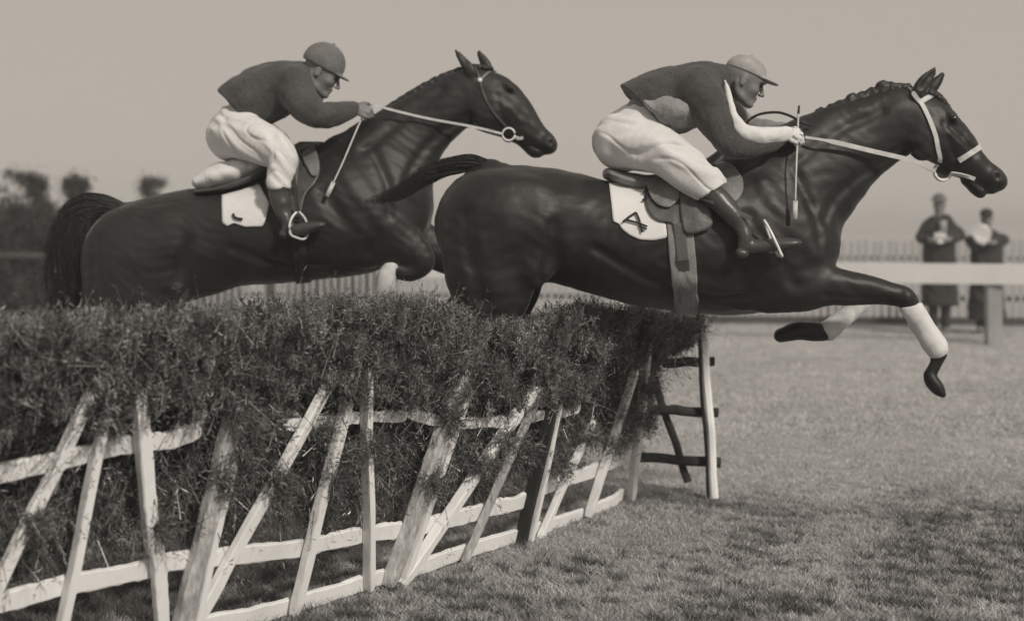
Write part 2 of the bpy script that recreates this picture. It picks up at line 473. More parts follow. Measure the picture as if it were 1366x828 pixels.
# ---- near horse
Y1 = 7.5
near_spec = dict(
    bounds=[(500, 80), (1352, 560)],
    chains=[
        # trunk
        ('+', .03, [(658, 300, 78, 0, .25), (700, 300, 79, 0, .285), (745, 302, 75, 0, .275), (800, 316, 76, 0, .285), (870, 328, 82, 0, .31), (940, 322, 96, 0, .31), (990, 320, 100, 0, .28), (1030, 318, 90, 0, .24)]),
        # withers
        ('+', .06, [(930, 250, 28, 0, .09), (985, 240, 28, 0, .07), (1030, 225, 25, 0, .06)]),
        # neck
        ('+', .05, [(1020, 290, 88, 0, .20), (1062, 248, 82, 0, .155), (1108, 211, 66, 0, .115), (1150, 185, 54, 0, .092), (1196, 163, 46, 0, .085)]),
        # head
        ('+', .02, [(1218, 158, 38, 0, .085), (1240, 172, 39, 0, .098), (1266, 192, 33, 0, .088), (1288, 213, 25, 0, .068), (1306, 228, 20, 0, .056), (1322, 238, 17.5, 0, .056), (1329, 242, 14.5, 0, .052)]),
        ('+', .008, [(1290, 240, 8, 0, .04), (1302, 251, 9, 0, .040), (1308, 256, 8.5, 0, .036)]),
        ('+', .015, [(1318, 248, 10, 0, .048), (1322, 251, 9, 0, .040)]),
        # ears
        ('+', .012, [(1222, 126, 8, -.06, .022), (1231, 112, 9, -.065, .018), (1243, 98, 6, -.065, .010), (1248, 89, 1.6, -.062, .004)]),
        ('+', .012, [(1238, 128, 8, .06, .022), (1245, 115, 8, .065, .018), (1254, 104, 5, .065, .010), (1259, 97, 1.6, .062, .004)]),
        ('-', .006, [(1229, 118, 3, -.085), (1240, 103, 3.4, -.078), (1245, 96, 1.5, -.070)]),
        # tail dock
        ('+', .03, [(660, 235, 22), (645, 224, 12), (620, 219, 8), (595, 224, 7)]),
        # haunch and thigh of the near and far hind legs
        ('+', .05, [(662, 300, 70, -.13, .15), (655, 345, 64, -.14, .13), (655, 385, 54, -.15, .105), (650, 425, 38, -.15, .08), (618, 462, 22, -.15, .05), (588, 486, 17, -.15, .035), (560, 512, 12, -.15), (535, 528, 13, -.15), (522, 540, 12, -.15), (512, 552, 14, -.15)]),
        ('+', .05, [(672, 300, 70, .13, .15), (668, 345, 62, .14, .13), (668, 385, 52, .15, .105), (658, 425, 38, .15, .08), (630, 458, 22, .15, .05), (602, 480, 17, .15, .035), (575, 506, 12, .15), (550, 522, 13, .15), (538, 534, 12, .15), (528, 546, 14, .15)]),
        # near foreleg, stretched forward
        ('+', .04, [(1015, 355, 62, -.14, .09), (1060, 372, 44, -.15, .085), (1105, 381, 27, -.15, .07), (1150, 386, 21, -.15, .055), (1185, 391, 16, -.15, .045), (1208, 399, 14, -.15, .042), (1217, 414, 11, -.15), (1232, 436, 9, -.15), (1246, 458, 9, -.15), (1252, 469, 11, -.15), (1249, 482, 8, -.15), (1243, 494, 8, -.15)], ),
        ('+', .006, [(1239, 500, 7.5, -.15, .032), (1243, 509, 9.5, -.15, .042), (1250, 518, 9, -.15, .046), (1256, 525, 5, -.15, .044)]),
        # far foreleg, folded
        ('+', .04, [(1020, 350, 60, .14, .09), (1060, 370, 42, .15, .085), (1110, 376, 22, .15, .065), (1142, 384, 17, .15, .05), (1152, 396, 14, .15, .042), (1140, 410, 11, .15), (1118, 430, 9.5, .15), (1100, 442, 12, .15), (1083, 441, 12, .15)]),
        ('+', .012, [(1085, 442, 13, .15, .045), (1064, 441, 13, .15, .048), (1042, 447, 10, .15, .046)]),
        # shoulder, breast
        ('+', .06, [(1000, 240, 20, -.10, .06), (1030, 285, 32, -.16, .07), (1070, 330, 34, -.15, .08)]),
        ('+', .06, [(1000, 240, 20, .10, .06), (1030, 285, 32, .16, .07), (1070, 330, 34, .15, .08)]),
        ('+', .04, [(1075, 290, 34, -.08, .08), (1088, 325, 30, -.09, .08), (1085, 355, 24, -.10, .07)]),
        ('+', .04, [(1075, 290, 34, .08, .08), (1088, 325, 30, .09, .08), (1085, 355, 24, .10, .07)]),
        # facial crest, jugular groove, breast groove
        ('+', .02, [(1263, 176, 4, -.085), (1280, 192, 4, -.078), (1292, 205, 3, -.068)]),
        ('-', .004, [(1325, 258, 1.3, -.062, .022), (1314, 252, 1.3, -.055, .022), (1301, 245, 1.3, -.055, .022)]),
    ],
    relief=[
        ('-', .035, [(1214, 200, 5), (1165, 222, 5), (1115, 258, 6), (1092, 292, 5)]),
        ('-', .04, [(1055, 235, 4), (1078, 285, 5), (1084, 330, 5)]),
        ('-', .045, [(1172, 150, 4), (1110, 178, 5), (1050, 222, 5)]),
        ('-', .05, [(985, 285, 6), (1015, 330, 7), (1048, 378, 6)]),
        ('-', .05, [(622, 285, 6), (628, 340, 7), (645, 400, 6)]),
        ('-', .045, [(738, 300, 7), (735, 340, 7), (722, 372, 6)]),
        ('+', .035, [(1008, 250, 12), (1040, 300, 13), (1072, 338, 11)]),
        ('+', .03, [(1010, 345, 16), (1030, 360, 14)]),
        ('+', .03, [(1100, 372, 7), (1140, 378, 6), (1180, 388, 4)]),
        ('-', .02, [(1090, 392, 4), (1130, 396, 3), (1175, 400, 3)]),
        ('+', .025, [(860, 345, 5), (930, 372, 5), (990, 385, 4)]),
        ('-', .03, [(790, 330, 5), (860, 372, 6), (940, 396, 6), (1000, 392, 5)]),
        ('+', .012, [(1284, 178, 2), (1290, 190, 2), (1302, 206, 2), (1305, 220, 1.5)]),
        ('+', .012, [(1230, 205, 2), (1250, 212, 2), (1268, 224, 2)]),
        ('-', .02, [(1262, 170, 4), (1278, 184, 4), (1296, 206, 4)]),
        ('-', .015, [(1252, 165, 3), (1258, 190, 3), (1270, 214, 3)]),
    ],
    bumps=[
        ('+', .03, both([(1236, 188, -.070, .105, .036, .090, 40)])),
        ('+', .015, both([(1271, 157, -.078, .034, .020, .022, -40)])),
        ('-', .02, both([(1256, 146, -.100, .022, .018, .016, -40)])),
        ('-', .012, both([(1271, 158, -.108, .017, .016, .010, -35)])),
        ('+', .02, both([(1327, 236, -.040, .030, .024, .038, 0)])),
        ('-', .006, both([(1332, 236, -.070, .016, .020, .022, 20)])),
        ('+', .025, [(1207, 396, -.165, .036, .040, .040, 0)]),
        ('+', .05, both([(700, 258, -.18, .11, .06, .07, 0), (712, 358, -.20, .09, .06, .09, 0)])),
        ('-', .05, both([(762, 300, -.33, .09, .05, .13, 0)])),
        ('+', .04, both([(1015, 345, -.22, .12, .05, .13, 30)])),
    ])
V, Q = make_horse(Y1, near_spec, .0078, 3)
near_hide = Hide(V, Q, Y1)
near_horse = mesh_obj('horse', V, Q, M_COAT)
tag(near_horse, 'dark horse in front stretched over the hurdle, forelegs reaching out with white bandages', 'horse', 'horses jumping the hurdle')

def part_clay(name, m, parent, Y0, bnd, rows_list, h=.005, k=.01, wr=None, lat=.5, bumps=(), cuts=()):
    S = Y0 / F
    lo, hi = bounds(bnd, Y0, lat)
    C = Clay(lo, hi, h)
    for item in rows_list:
        op, kk, rows = item if isinstance(item[0], str) else ('+', k, item)
        C.chain([(*P(r[0], r[1], Y0 + (r[3] if len(r) > 3 else 0)), r[2] * S, r[4] if len(r) > 4 else r[2] * S) for r in rows], kk, sub=(op == '-'))
    for (px, py, dy, a, b, c, ang) in bumps:
        ca, sa = math.cos(math.radians(ang)), math.sin(math.radians(ang))
        C.ell(P(px, py, Y0 + dy), (a, b, c), np.array([[ca, 0, sa], [0, 1, 0], [-sa, 0, ca]]), k)
    for (p, q, sgn) in cuts:      # cut along the line p-q (pixels), keep the side given by sgn
        a, b = P(*p, Y0), P(*q, Y0); t = b - a; n = np.array([t[2], 0, -t[0]]) * sgn; n /= np.linalg.norm(n)
        C.half(a, n, .006)
    V, Q = C.build()
    V = relax(V, Q, 1, .4)
    if wr: V = wrinkle(V, Q, *wr)
    return mesh_obj(name, V, Q, m, parent), V, Q

def eye(parent, px, py, Y, r, m=M_EYE, name='eye'):
    v, f = [], []
    c = P(px, py, Y); n, k = 10, 14
    for i in range(n + 1):
        for j in range(k):
            a, b = math.pi * i / n, 2 * math.pi * j / k
            v.append(c + r * np.array([math.sin(a) * math.cos(b), math.cos(a), math.sin(a) * math.sin(b)]))
    for i in range(n):
        for j in range(k): f.append((i * k + j, i * k + (j + 1) % k, (i + 1) * k + (j + 1) % k, (i + 1) * k + j))
    return mesh_obj(name, v, f, m, parent)

eye(near_horse, 1272, 158, Y1 - .085, .0185); eye(near_horse, 1272, 158, Y1 + .085, .0185)
# plaited mane
part_clay('mane', M_HAIR, near_horse, Y1, [(1060, 100), (1215, 200)],
          [[(1078, 166, 9, 0, .022), (1110, 149, 9, 0, .02), (1150, 133, 9, 0, .02), (1190, 120, 8, 0, .018), (1212, 117, 6, 0, .016)]] +
          [[(x, y, r, 0, .022), (x + 3, y + 9, r * .8, -.01, .018)] for x, y, r in
           [(1082, 158, 7), (1095, 151, 8), (1110, 146, 8), (1122, 142, 9), (1137, 133, 9), (1150, 130, 8), (1163, 125, 9), (1178, 117, 10), (1189, 117, 8)]],
          h=.005, k=.008, wr=(.003, 190, 5), lat=.12)
part_clay('forelock', M_HAIR, near_horse, Y1, [(1220, 100), (1290, 170)],
          [[(1232, 122, 8, 0, .03), (1248, 128, 6, 0, .035), (1262, 141, 4, 0, .03), (1270, 152, 2, 0, .015)]], h=.004, k=.006, wr=(.003, 220, 6), lat=.1)
tp = [(652, 222), (630, 217), (605, 221), (580, 229), (558, 240), (538, 254), (515, 263), (480, 272)]
v, f = hair([P(x, y, Y1 - .01) for x, y in tp], np.array([6, 8, 9, 9.5, 9.5, 9, 7, 3]) * Y1 / F, 620, .0017, 11, 1.15)
mesh_obj('tail', v, f, M_HAIR, near_horse)
for rows in ([(1213, 407, 14, -.15), (1219, 416, 15, -.15), (1232, 437, 14.5, -.15), (1243, 455, 15, -.15), (1249, 463, 15.5, -.15)],
             [(1149, 402, 13, .15), (1139, 412, 13, .15), (1120, 429, 12.5, .15), (1105, 440, 14, .15)]):
    xs = [r[0] for r in rows]; ys = [r[1] for r in rows]
    part_clay('leg_bandage', M_WHITE, near_horse, Y1, [(min(xs) - 22, min(ys) - 22), (max(xs) + 22, max(ys) + 22)], [rows], h=.005, wr=(.004, 75, 8), lat=.3,
              cuts=[((rows[0][0] - 9, rows[0][1] - 3), (rows[0][0] + 9, rows[0][1] - 8), -1)] if rows[0][3] < 0 else [])

# ---- far horse
Y2 = 8.5
far_spec = dict(
    bounds=[(60, 55), (752, 680)],
    chains=[
        ('+', .03, [(186, 346, 76, 0, .25), (215, 335, 74, 0, .28), (262, 324, 73, 0, .275), (312, 315, 67, 0, .28), (370, 308, 70, 0, .30), (430, 292, 80, 0, .30), (475, 280, 86, 0, .27), (497, 272, 82, 0, .24)]),
        ('+', .06, [(370, 250, 22, 0, .08), (415, 226, 24, 0, .07), (450, 205, 22, 0, .06)]),
        ('+', .05, [(490, 250, 78, 0, .20), (515, 218, 66, 0, .15), (552, 178, 48, 0, .105), (596, 143, 38, 0, .088), (622, 130, 38, 0, .082)]),
        ('+', .02, [(636, 128, 36, 0, .085), (656, 138, 40, 0, .098), (680, 154, 32, 0, .086), (700, 172, 24, 0, .068), (714, 184, 19, 0, .056), (727, 191, 15.5, 0, .056), (732, 194, 12.5, 0, .052)]),
        ('+', .012, [(700, 190, 9, 0, .04), (712, 201, 9.5, 0, .043), (718, 202, 9, 0, .042)]),
        ('+', .012, [(630, 98, 8, -.055, .022), (623, 88, 7, -.06, .018), (613, 75, 5, -.062, .010), (607, 66, 1.5, -.06, .004)]),
        ('+', .012, [(652, 94, 7, .055, .02), (647, 84, 7, .06, .018), (641, 74, 5, .06, .010), (638, 67, 1.5, .058, .004)]),
        ('-', .006, [(627, 90, 2.5, -.085), (618, 78, 3, -.078), (611, 70, 1.3, -.070)]),
        ('+', .03, [(190, 300, 24), (172, 284, 12), (145, 276, 8), (125, 276, 7)]),
        ('+', .05, [(182, 350, 72, -.13, .15), (176, 385, 66, -.14, .13), (170, 420, 55, -.15, .10), (160, 470, 34, -.15, .07), (135, 520, 19, -.15, .04), (135, 565, 11, -.15), (138, 610, 10, -.15), (146, 632, 12, -.15), (152, 648, 10, -.15), (160, 660, 13, -.15)]),
        ('+', .05, [(186, 350, 70, .13, .15), (186, 385, 62, .14, .13), (188, 420, 50, .15, .10), (182, 470, 32, .15, .07), (160, 520, 19, .15, .04), (163, 565, 11, .15), (168, 610, 10, .15), (176, 632, 12, .15), (182, 648, 10, .15), (190, 660, 13, .15)]),
        ('+', .04, [(480, 300, 55, -.14, .09), (522, 320, 34, -.15, .075), (560, 345, 20, -.15, .055), (548, 362, 14, -.15, .045), (522, 360, 11, -.15), (516, 372, 9, -.15), (514, 396, 9, -.15), (514, 412, 11, -.15), (508, 425, 9, -.15), (500, 436, 12, -.15)]),
        ('+', .04, [(490, 300, 55, .14, .09), (550, 320, 34, .15, .075), (605, 350, 20, .15, .055), (630, 372, 14, .15, .045), (612, 395, 9, .15), (590, 420, 9, .15), (580, 430, 11, .15), (568, 436, 12, .15)]),
        ('+', .06, [(440, 230, 18, -.10, .06), (470, 265, 30, -.16, .07), (515, 300, 30, -.15, .08)]),
        ('+', .06, [(440, 230, 18, .10, .06), (470, 265, 30, .16, .07), (515, 300, 30, .15, .08)]),
        ('+', .04, [(535, 255, 28, -.07, .08), (545, 285, 26, -.08, .08)]),
        ('+', .04, [(535, 255, 28, .07, .08), (545, 285, 26, .08, .08)]),
        ('+', .02, [(676, 138, 4, -.083), (690, 152, 4, -.076), (702, 165, 3, -.066)]),
        ('-', .004, [(731, 207, 1.2, -.062, .022), (720, 200, 1.2, -.055, .022), (708, 194, 1.2, -.055, .022)]),
    ],
    relief=[
        ('-', .035, [(626, 158, 5), (588, 180, 5), (560, 212, 5), (545, 245, 5)]),
        ('-', .04, [(500, 200, 4), (522, 245, 5), (525, 285, 5)]),
        ('-', .045, [(590, 122, 4), (545, 155, 5), (490, 200, 5)]),
        ('-', .05, [(440, 255, 6), (465, 295, 7), (495, 335, 6)]),
        ('-', .05, [(146, 320, 6), (150, 370, 7), (160, 410, 6)]),
        ('-', .045, [(262, 320, 7), (255, 360, 7), (238, 392, 6)]),
        ('+', .035, [(455, 225, 11), (485, 265, 12), (515, 300, 10)]),
        ('+', .03, [(465, 305, 14), (482, 318, 12)]),
        ('-', .03, [(320, 330, 5), (380, 352, 6), (440, 352, 6)]),
        ('+', .012, [(692, 138, 2), (700, 150, 2), (712, 166, 2), (715, 178, 1.5)]),
        ('+', .012, [(646, 165, 2), (664, 172, 2), (682, 184, 2)]),
        ('-', .02, [(672, 132, 4), (688, 146, 4), (704, 166, 4)]),
        ('-', .015, [(664, 128, 3), (668, 150, 3), (680, 174, 3)]),
    ],
    bumps=[
        ('+', .03, both([(652, 148, -.070, .105, .036, .090, 40)])),
        ('+', .015, both([(680, 117, -.074, .034, .020, .022, -40)])),
        ('-', .02, both([(666, 108, -.098, .022, .018, .016, -40)])),
        ('-', .012, both([(680, 118, -.104, .017, .016, .010, -35)])),
        ('+', .02, both([(731, 190, -.040, .030, .024, .036, 0)])),
        ('-', .006, both([(735, 190, -.070, .016, .020, .021, 20)])),
        ('+', .05, both([(222, 296, -.18, .11, .06, .07, 0), (228, 380, -.20, .08, .06, .09, 0)])),
        ('-', .05, both([(280, 320, -.33, .09, .05, .13, 0)])),
        ('+', .04, both([(470, 300, -.22, .12, .05, .13, 30)])),
    ])
V, Q = make_horse(Y2, far_spec, .0092, 9)
far_hide = Hide(V, Q, Y2)
far_horse = mesh_obj('horse', V, Q, M_COAT2)
tag(far_horse, 'brown horse behind, rising to the hurdle with ears laid back', 'horse', 'horses jumping the hurdle')
eye(far_horse, 681, 118, Y2 - .081, .0185); eye(far_horse, 681, 118, Y2 + .081, .0185)
v, f = hair([P(x, y, Y2 - .01) for x, y in [(172, 284), (145, 274), (122, 276), (106, 292), (96, 325), (93, 365), (90, 410), (86, 450)]],
            np.array([7, 10, 16, 24, 28, 30, 30, 26]) * Y2 / F, 2300, .0026, 12)
mesh_obj('tail', v, f, M_HAIR, far_horse)
part_clay('mane', M_HAIR, far_horse, Y2, [(480, 60), (660, 200)],
          [[(500, 160, 6, 0, .02), (532, 137, 6, 0, .02), (580, 109, 6, 0, .018), (622, 92, 5, 0, .016), (640, 90, 4, 0, .022), (656, 92, 3, 0, .02)]], h=.006, k=.008, wr=(.003, 190, 5), lat=.12)
part_clay('leg_bandage', M_WHITE, far_horse, Y2, [(485, 335), (550, 430)], [[(522, 360, 13, -.15), (516, 372, 13.5, -.15), (514, 392, 13, -.15), (514, 404, 13, -.15)]], h=.006, wr=(.004, 75, 8), lat=.3)
# ------------------------------------------------------------------ riders
def clay_px(C, Y0, k, rows, sub=False, n=4):
    S = Y0 / F
    C.chain([(*P(r[0], r[1], Y0 + (r[3] if len(r) > 3 else 0)), r[2] * S, r[4] if len(r) > 4 else r[2] * S) for r in rows], k, sub, n)

class Head:
    """local frame of a head: f forward, u up, y sideways"""
    def __init__(s, px, py, Y, tilt, sc=1.0):
        s.c = P(px, py, Y); a = math.radians(tilt); s.sc = sc
        s.f = np.array([math.cos(a), 0, -math.sin(a)]); s.u = np.array([math.sin(a), 0, math.cos(a)]); s.y = np.array([0, 1., 0])
        s.R = np.array([s.f, s.y, s.u])
    def w(s, f, y, u): return s.c + s.sc * (s.f * f + s.y * y + s.u * u)
    def ell(s, C, f, y, u, rf, ry, ru, k=.015, sub=False): C.ell(s.w(f, y, u), (rf * s.sc, ry * s.sc, ru * s.sc), s.R, k, sub)
    def ch(s, C, rows, k=.012, sub=False): C.chain([(*s.w(*r[:3]), r[3] * s.sc) for r in rows], k, sub)

def face(C, h):
    h.ell(C, -.008, 0, .02, .098, .077, .088)
    h.ell(C, .035, 0, -.045, .055, .058, .070, .03)
    for q in (-1, 1):
        h.ch(C, [(-.022, .056 * q, -.045, .020), (-.008, .050 * q, -.085, .018), (.060, .018 * q, -.112, .018)], .02)
        h.ell(C, .058, .040 * q, -.042, .022, .020, .018, .02)
        h.ell(C, .096, .031 * q, -.010, .016, .018, .012, .01, True)
        h.ell(C, .100, .030 * q, .008, .010, .022, .005, .008)
        h.ell(C, -.008, .079 * q, -.022, .018, .008, .032, .006)
        h.ell(C, -.002, .090 * q, -.020, .008, .007, .018, .005, True)
    h.ell(C, .072, 0, -.112, .020, .022, .018, .015)
    h.ell(C, .080, 0, .012, .018, .050, .012, .015)
    h.ch(C, [(.090, 0, -.002, .008), (.104, 0, -.030, .009), (.114, 0, -.047, .011)], .008)
    for q in (-1, 1): h.ell(C, .102, .012 * q, -.052, .010, .008, .007, .005)
    h.ell(C, .086, 0, -.074, .012, .024, .006, .006)
    h.ell(C, .083, 0, -.088, .012, .021, .007, .006)
    h.ell(C, .098, 0, -.081, .006, .026, .0018, .004, True)

def hand(C, wrist, d, nrm, side, r=.0088, curl=(55, 125, 200), L=(.040, .027, .020)):
    """palm, four bent fingers of different lengths and a thumb leaving the side of the palm"""
    d = np.array(d, float); d /= np.linalg.norm(d); nrm = np.array(nrm, float); nrm -= d * (nrm @ d); nrm /= np.linalg.norm(nrm)
    a = np.cross(d, nrm) * side; wrist = np.array(wrist, float)
    C.ell(wrist + d * .045, (.050, .040, .019), np.array([d, a, nrm]), .02)
    C.chain([(*wrist, .021), (*(wrist + d * .03), .022)], .02)
    for i, (o, l) in enumerate(((-.031, .94), (-.010, 1.05), (.011, 1.0), (.030, .80))):
        p = wrist + d * (.078 - .008 * abs(i - 1.3)) + a * o; pts = [(*p, r * 1.1)]
        for ang, ll in zip(curl, L):
            t = math.radians(ang + i * 5); p = p + (d * math.cos(t) + nrm * math.sin(t)) * ll * l
            pts.append((*p, r * (1 - .06 * len(pts))))
        C.chain(pts, .004, n=1)
    p = wrist + d * .022 - a * .034
    C.chain([(*p, .012), (*(p + d * .026 - a * .014 + nrm * .008), .0115), (*(p + d * .050 - a * .006 + nrm * .024), .010), (*(p + d * .062 + a * .010 + nrm * .032), .0085)], .006, n=1)

def tube_obj(name, pts, r, m, parent, sides=8, n=6):
    q = catmull(np.array(pts, float), n)
    rr = np.interp(np.linspace(0, 1, len(q)), np.linspace(0, 1, len(r)), r) if np.ndim(r) else r
    v, f = tube(q, rr, sides); return mesh_obj(name, v, f, m, parent)

# ---- near rider
S1 = Y1 / F
H1 = Head(993, 104, Y1 - .02, 22)
lo, hi = bounds([(785, 60), (1100, 350)], Y1, .50, .02)
C = Clay(lo, hi, .0062)
face(C, H1)
clay_px(C, Y1, .03, [(845, 186, 26, 0, .13), (862, 152, 28, 0, .13), (892, 134, 30, 0, .14), (925, 124, 28, 0, .15), (948, 113, 20, 0, .13)])
clay_px(C, Y1, .02, [(950, 108, 16, 0), (970, 105, 14.5, -.01), (985, 112, 13, -.02)])
for q in (-1, 1):
    clay_px(C, Y1, .03, [(935, 118, 20, .14 * q), (948, 142, 15, .22 * q), (963, 170, 13, .27 * q), (982, 192, 12, .28 * q)] if q < 0 else [(950, 118, 18, .15), (970, 138, 14, .2), (990, 160, 12, .22), (1003, 168, 11, .22)])
    clay_px(C, Y1, .02, [(982, 192, 12, -.28), (1012, 187, 10.5, -.25), (1042, 180, 7.5, -.19), (1048, 179, 7, -.18)] if q < 0 else [(1003, 168, 11, .22), (1030, 171, 9, .17), (1050, 172, 7, .13)])
    clay_px(C, Y1, .04, [(838, 190, 24, .09 * q), (886, 206, 17, .19 * q), (942, 245, 12, .285 * q)])
    clay_px(C, Y1, .02, [(944, 246, 14, .29 * q), (958, 264, 11.5, .32 * q), (980, 290, 9, .345 * q), (992, 308, 7, .355 * q), (993, 325, 7.5, .36 * q)])
    clay_px(C, Y1, .01, [(993, 326, 6, .36 * q), (1025, 326, 6, .365 * q), (1056, 324, 4, .37 * q)])
hand(C, P(1046, 180, Y1 - .185), (1, .15, .12), (-.1, .75, -.6), 1)
hand(C, P(1050, 172, Y1 + .13), (1, -.25, .05), (-.1, -.75, -.6), -1)
V, Q = C.build(); V = relax(V, Q, 1, .3)
rider_hide1 = Hide(V, Q, Y1)
rider1 = mesh_obj('person', V, Q, M_SKIN)
tag(rider1, 'jockey in front wearing a white cap and a dark jersey, crouched over the pommel', 'person', 'jockeys riding over the hurdle')
for q in (-1, 1):
    c = H1.w(.083, .031 * q, -.010)
    v, f = tube([c + np.array([0, 0, 0]), c + H1.f * .001], .001, 4)
    e_ = eye(rider1, 0, 0, 8, .0115); e_.location += Vector(c - P(0, 0, 8))

def clothes(name, parent, Y0, bnd, chains, m, h=.0065, k=.03, cuts=(), wr=None, ells=(), lat=.5, rl=1):
    S = Y0 / F
    lo, hi = bounds(bnd, Y0, lat, .02); C = Clay(lo, hi, h)
    for item in chains:
        if isinstance(item, tuple): clay_px(C, Y0, item[1], item[0])
        else: clay_px(C, Y0, k, item)
    for e in ells: C.ell(P(e[0], e[1], Y0 + e[2]), e[3:6], None, k)
    for (p, q, sgn) in cuts:
        a, b = P(*p, Y0), P(*q, Y0); t = b - a; n = np.array([t[2], 0, -t[0]]) * sgn; n /= np.linalg.norm(n); C.half(a, n, .008)
    V, Q = C.build(); V = relax(V, Q, rl, .4)
    if wr: V = wrinkle(V, Q, *wr)
    if name in ('breeches', 'jersey', 'jersey_front', 'sleeve'): V = wrinkle(V, Q, .0016 if name != 'breeches' else .0055, 30, wr[2] + 5, wr[3] if len(wr) > 3 else (.3, .2, -1), .8, True)
    return mesh_obj(name, V, Q, m, parent)

def mirror(ch, q=1): return [[tuple([r[0], r[1], r[2], -r[3]] + list(r[4:])) for r in c] for c in ch]

# jersey with the near sleeve
clothes('jersey', rider1, Y1, [(815, 75), (1062, 235)],
        [[(842, 150, 40, 0, .165), (878, 138, 43, 0, .18), (912, 128, 42, 0, .19), (940, 114, 31, 0, .17), (960, 105, 19, 0, .10)],
         [(928, 120, 30, -.13), (944, 142, 27, -.21), (960, 170, 22, -.26), (977, 191, 19, -.28), (1000, 196, 15, -.26), (1028, 191, 12, -.21), (1043, 185, 9, -.18)]],
        M_DARKSILK, cuts=[((828, 114), (884, 178), 1)], wr=(.0045, 48, 21))
clothes('jersey_front', rider1, Y1, [(830, 110), (970, 220)],
        [[(854, 148, 19, 0, .19), (884, 152, 28, 0, .25), (914, 150, 25, 0, .25), (938, 144, 18, 0, .2)]], M_GREYSILK, cuts=[((832, 114), (888, 178), 1)], wr=(.006, 60, 22))
clothes('sleeve', rider1, Y1, [(935, 90), (1065, 200)],
        [[(950, 118, 22, .14), (972, 142, 17, .20), (992, 162, 14, .225), (1004, 169, 13, .22), (1030, 172, 11, .17), (1047, 172, 9, .135)]], M_GREYSILK, wr=(.004, 70, 23))
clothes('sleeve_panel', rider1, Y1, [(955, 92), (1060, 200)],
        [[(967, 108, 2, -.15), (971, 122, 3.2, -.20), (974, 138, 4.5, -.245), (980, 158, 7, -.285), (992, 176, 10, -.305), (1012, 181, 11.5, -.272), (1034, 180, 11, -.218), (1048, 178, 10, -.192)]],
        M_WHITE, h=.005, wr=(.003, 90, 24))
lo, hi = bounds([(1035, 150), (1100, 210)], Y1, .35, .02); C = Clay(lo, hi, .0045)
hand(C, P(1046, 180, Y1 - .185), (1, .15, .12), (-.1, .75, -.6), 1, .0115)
V, Q = C.build(); V = wrinkle(V, Q, .0012, 90, 3); mesh_obj('sunlit_hand', V, Q, M_WHITE, rider1)  # white shell over the bare hand, painting in its sunlit brightness
clothes('collar', rider1, Y1, [(945, 80), (990, 125)], [[(964, 94, 7, 0, .065), (969, 104, 7, 0, .07), (974, 114, 5, 0, .06)]], M_BOOT, h=.005, k=.01)
leg1 = [(826, 188, 35, -.07), (850, 190, 35, -.12), (886, 205, 29, -.20), (918, 228, 27, -.27), (942, 246, 23, -.30), (958, 264, 18, -.32)]
clothes('breeches', rider1, Y1, [(783, 130), (985, 285)],
        [leg1, mirror([leg1])[0], [(862, 160, 30, 0, .15), (842, 180, 38, 0, .17), (832, 192, 38, 0, .17)]],
        M_WHITE, cuts=[((918, 268), (966, 240), 1)], wr=(.008, 55, 31, (.88, .1, -.42), .97))
for q in (-1, 1):
    clothes('boot', rider1, Y1, [(925, 235), (1078, 352)],
            [[(938, 250, 15, .30 * q), (958, 266, 15.5, .325 * q), (977, 286, 12.5, .345 * q), (991, 306, 9.5, .355 * q), (995, 320, 9.5, .36 * q)],
             ([(994, 328, 9.5, .36 * q, .034), (1015, 328, 9, .362 * q, .036), (1040, 326, 8.5, .366 * q, .042), (1060, 324, 5.5, .37 * q, .036), (1067, 323, 3, .37 * q, .02)], .012),
             ([(987, 337, 6, .36 * q, .032), (992, 338, 6, .36 * q, .032)], .004)],
            M_BOOT, h=.0055, k=.015, wr=(.0025, 60, 41 + q), lat=.5)
# cap
def cap(h, parent, m, ell_, cut, peak, band=None):
    lo = h.c - .2; hi = h.c + .2
    C = Clay(lo, hi, .005)
    h.ell(C, *ell_, .01)
    C.half(h.w(0, 0, cut), -h.u, .006)
    h.ell(C, *peak, .008)
    V, Q = C.build(); V = relax(V, Q, 1, .4)
    o = mesh_obj('cap', V, Q, m, parent)
    lo = h.c - .2; C = Clay(lo, hi, .0045)
    h.ell(C, ell_[0], ell_[1], ell_[2] + .058, .016, .016, ell_[5] - .048, .004)
    V, Q = C.build(); mesh_obj('button', V, Q, m, o)
    return o
cap(H1, rider1, M_PALECAP, (-.004, 0, .030, .103, .084, .080), .022, (.098, 0, .026, .072, .066, .0075))

# whip
t = empty('whip', P(1062, 292, Y1 - .22)); tag(t, 'thin pale whip hanging upright from the hand of the jockey in front', 'whip', 'riding whips')
tube_obj('shaft', [P(1065, 150, Y1 - .165), P(1064, 180, Y1 - .175), P(1062, 230, Y1 - .24), P(1061, 270, Y1 - .285)], [.0045, .005, .0045, .004], M_STRAP, t)
tube_obj('handle', [P(1066, 141, Y1 - .163), P(1065, 152, Y1 - .165)], [.005, .006], M_DSTRAP, t)
v, f = strap([P(1061, 268, Y1 - .284), P(1060.5, 292, Y1 - .293)], .022, .004); mesh_obj('flap', v, f, M_STRAP, t)

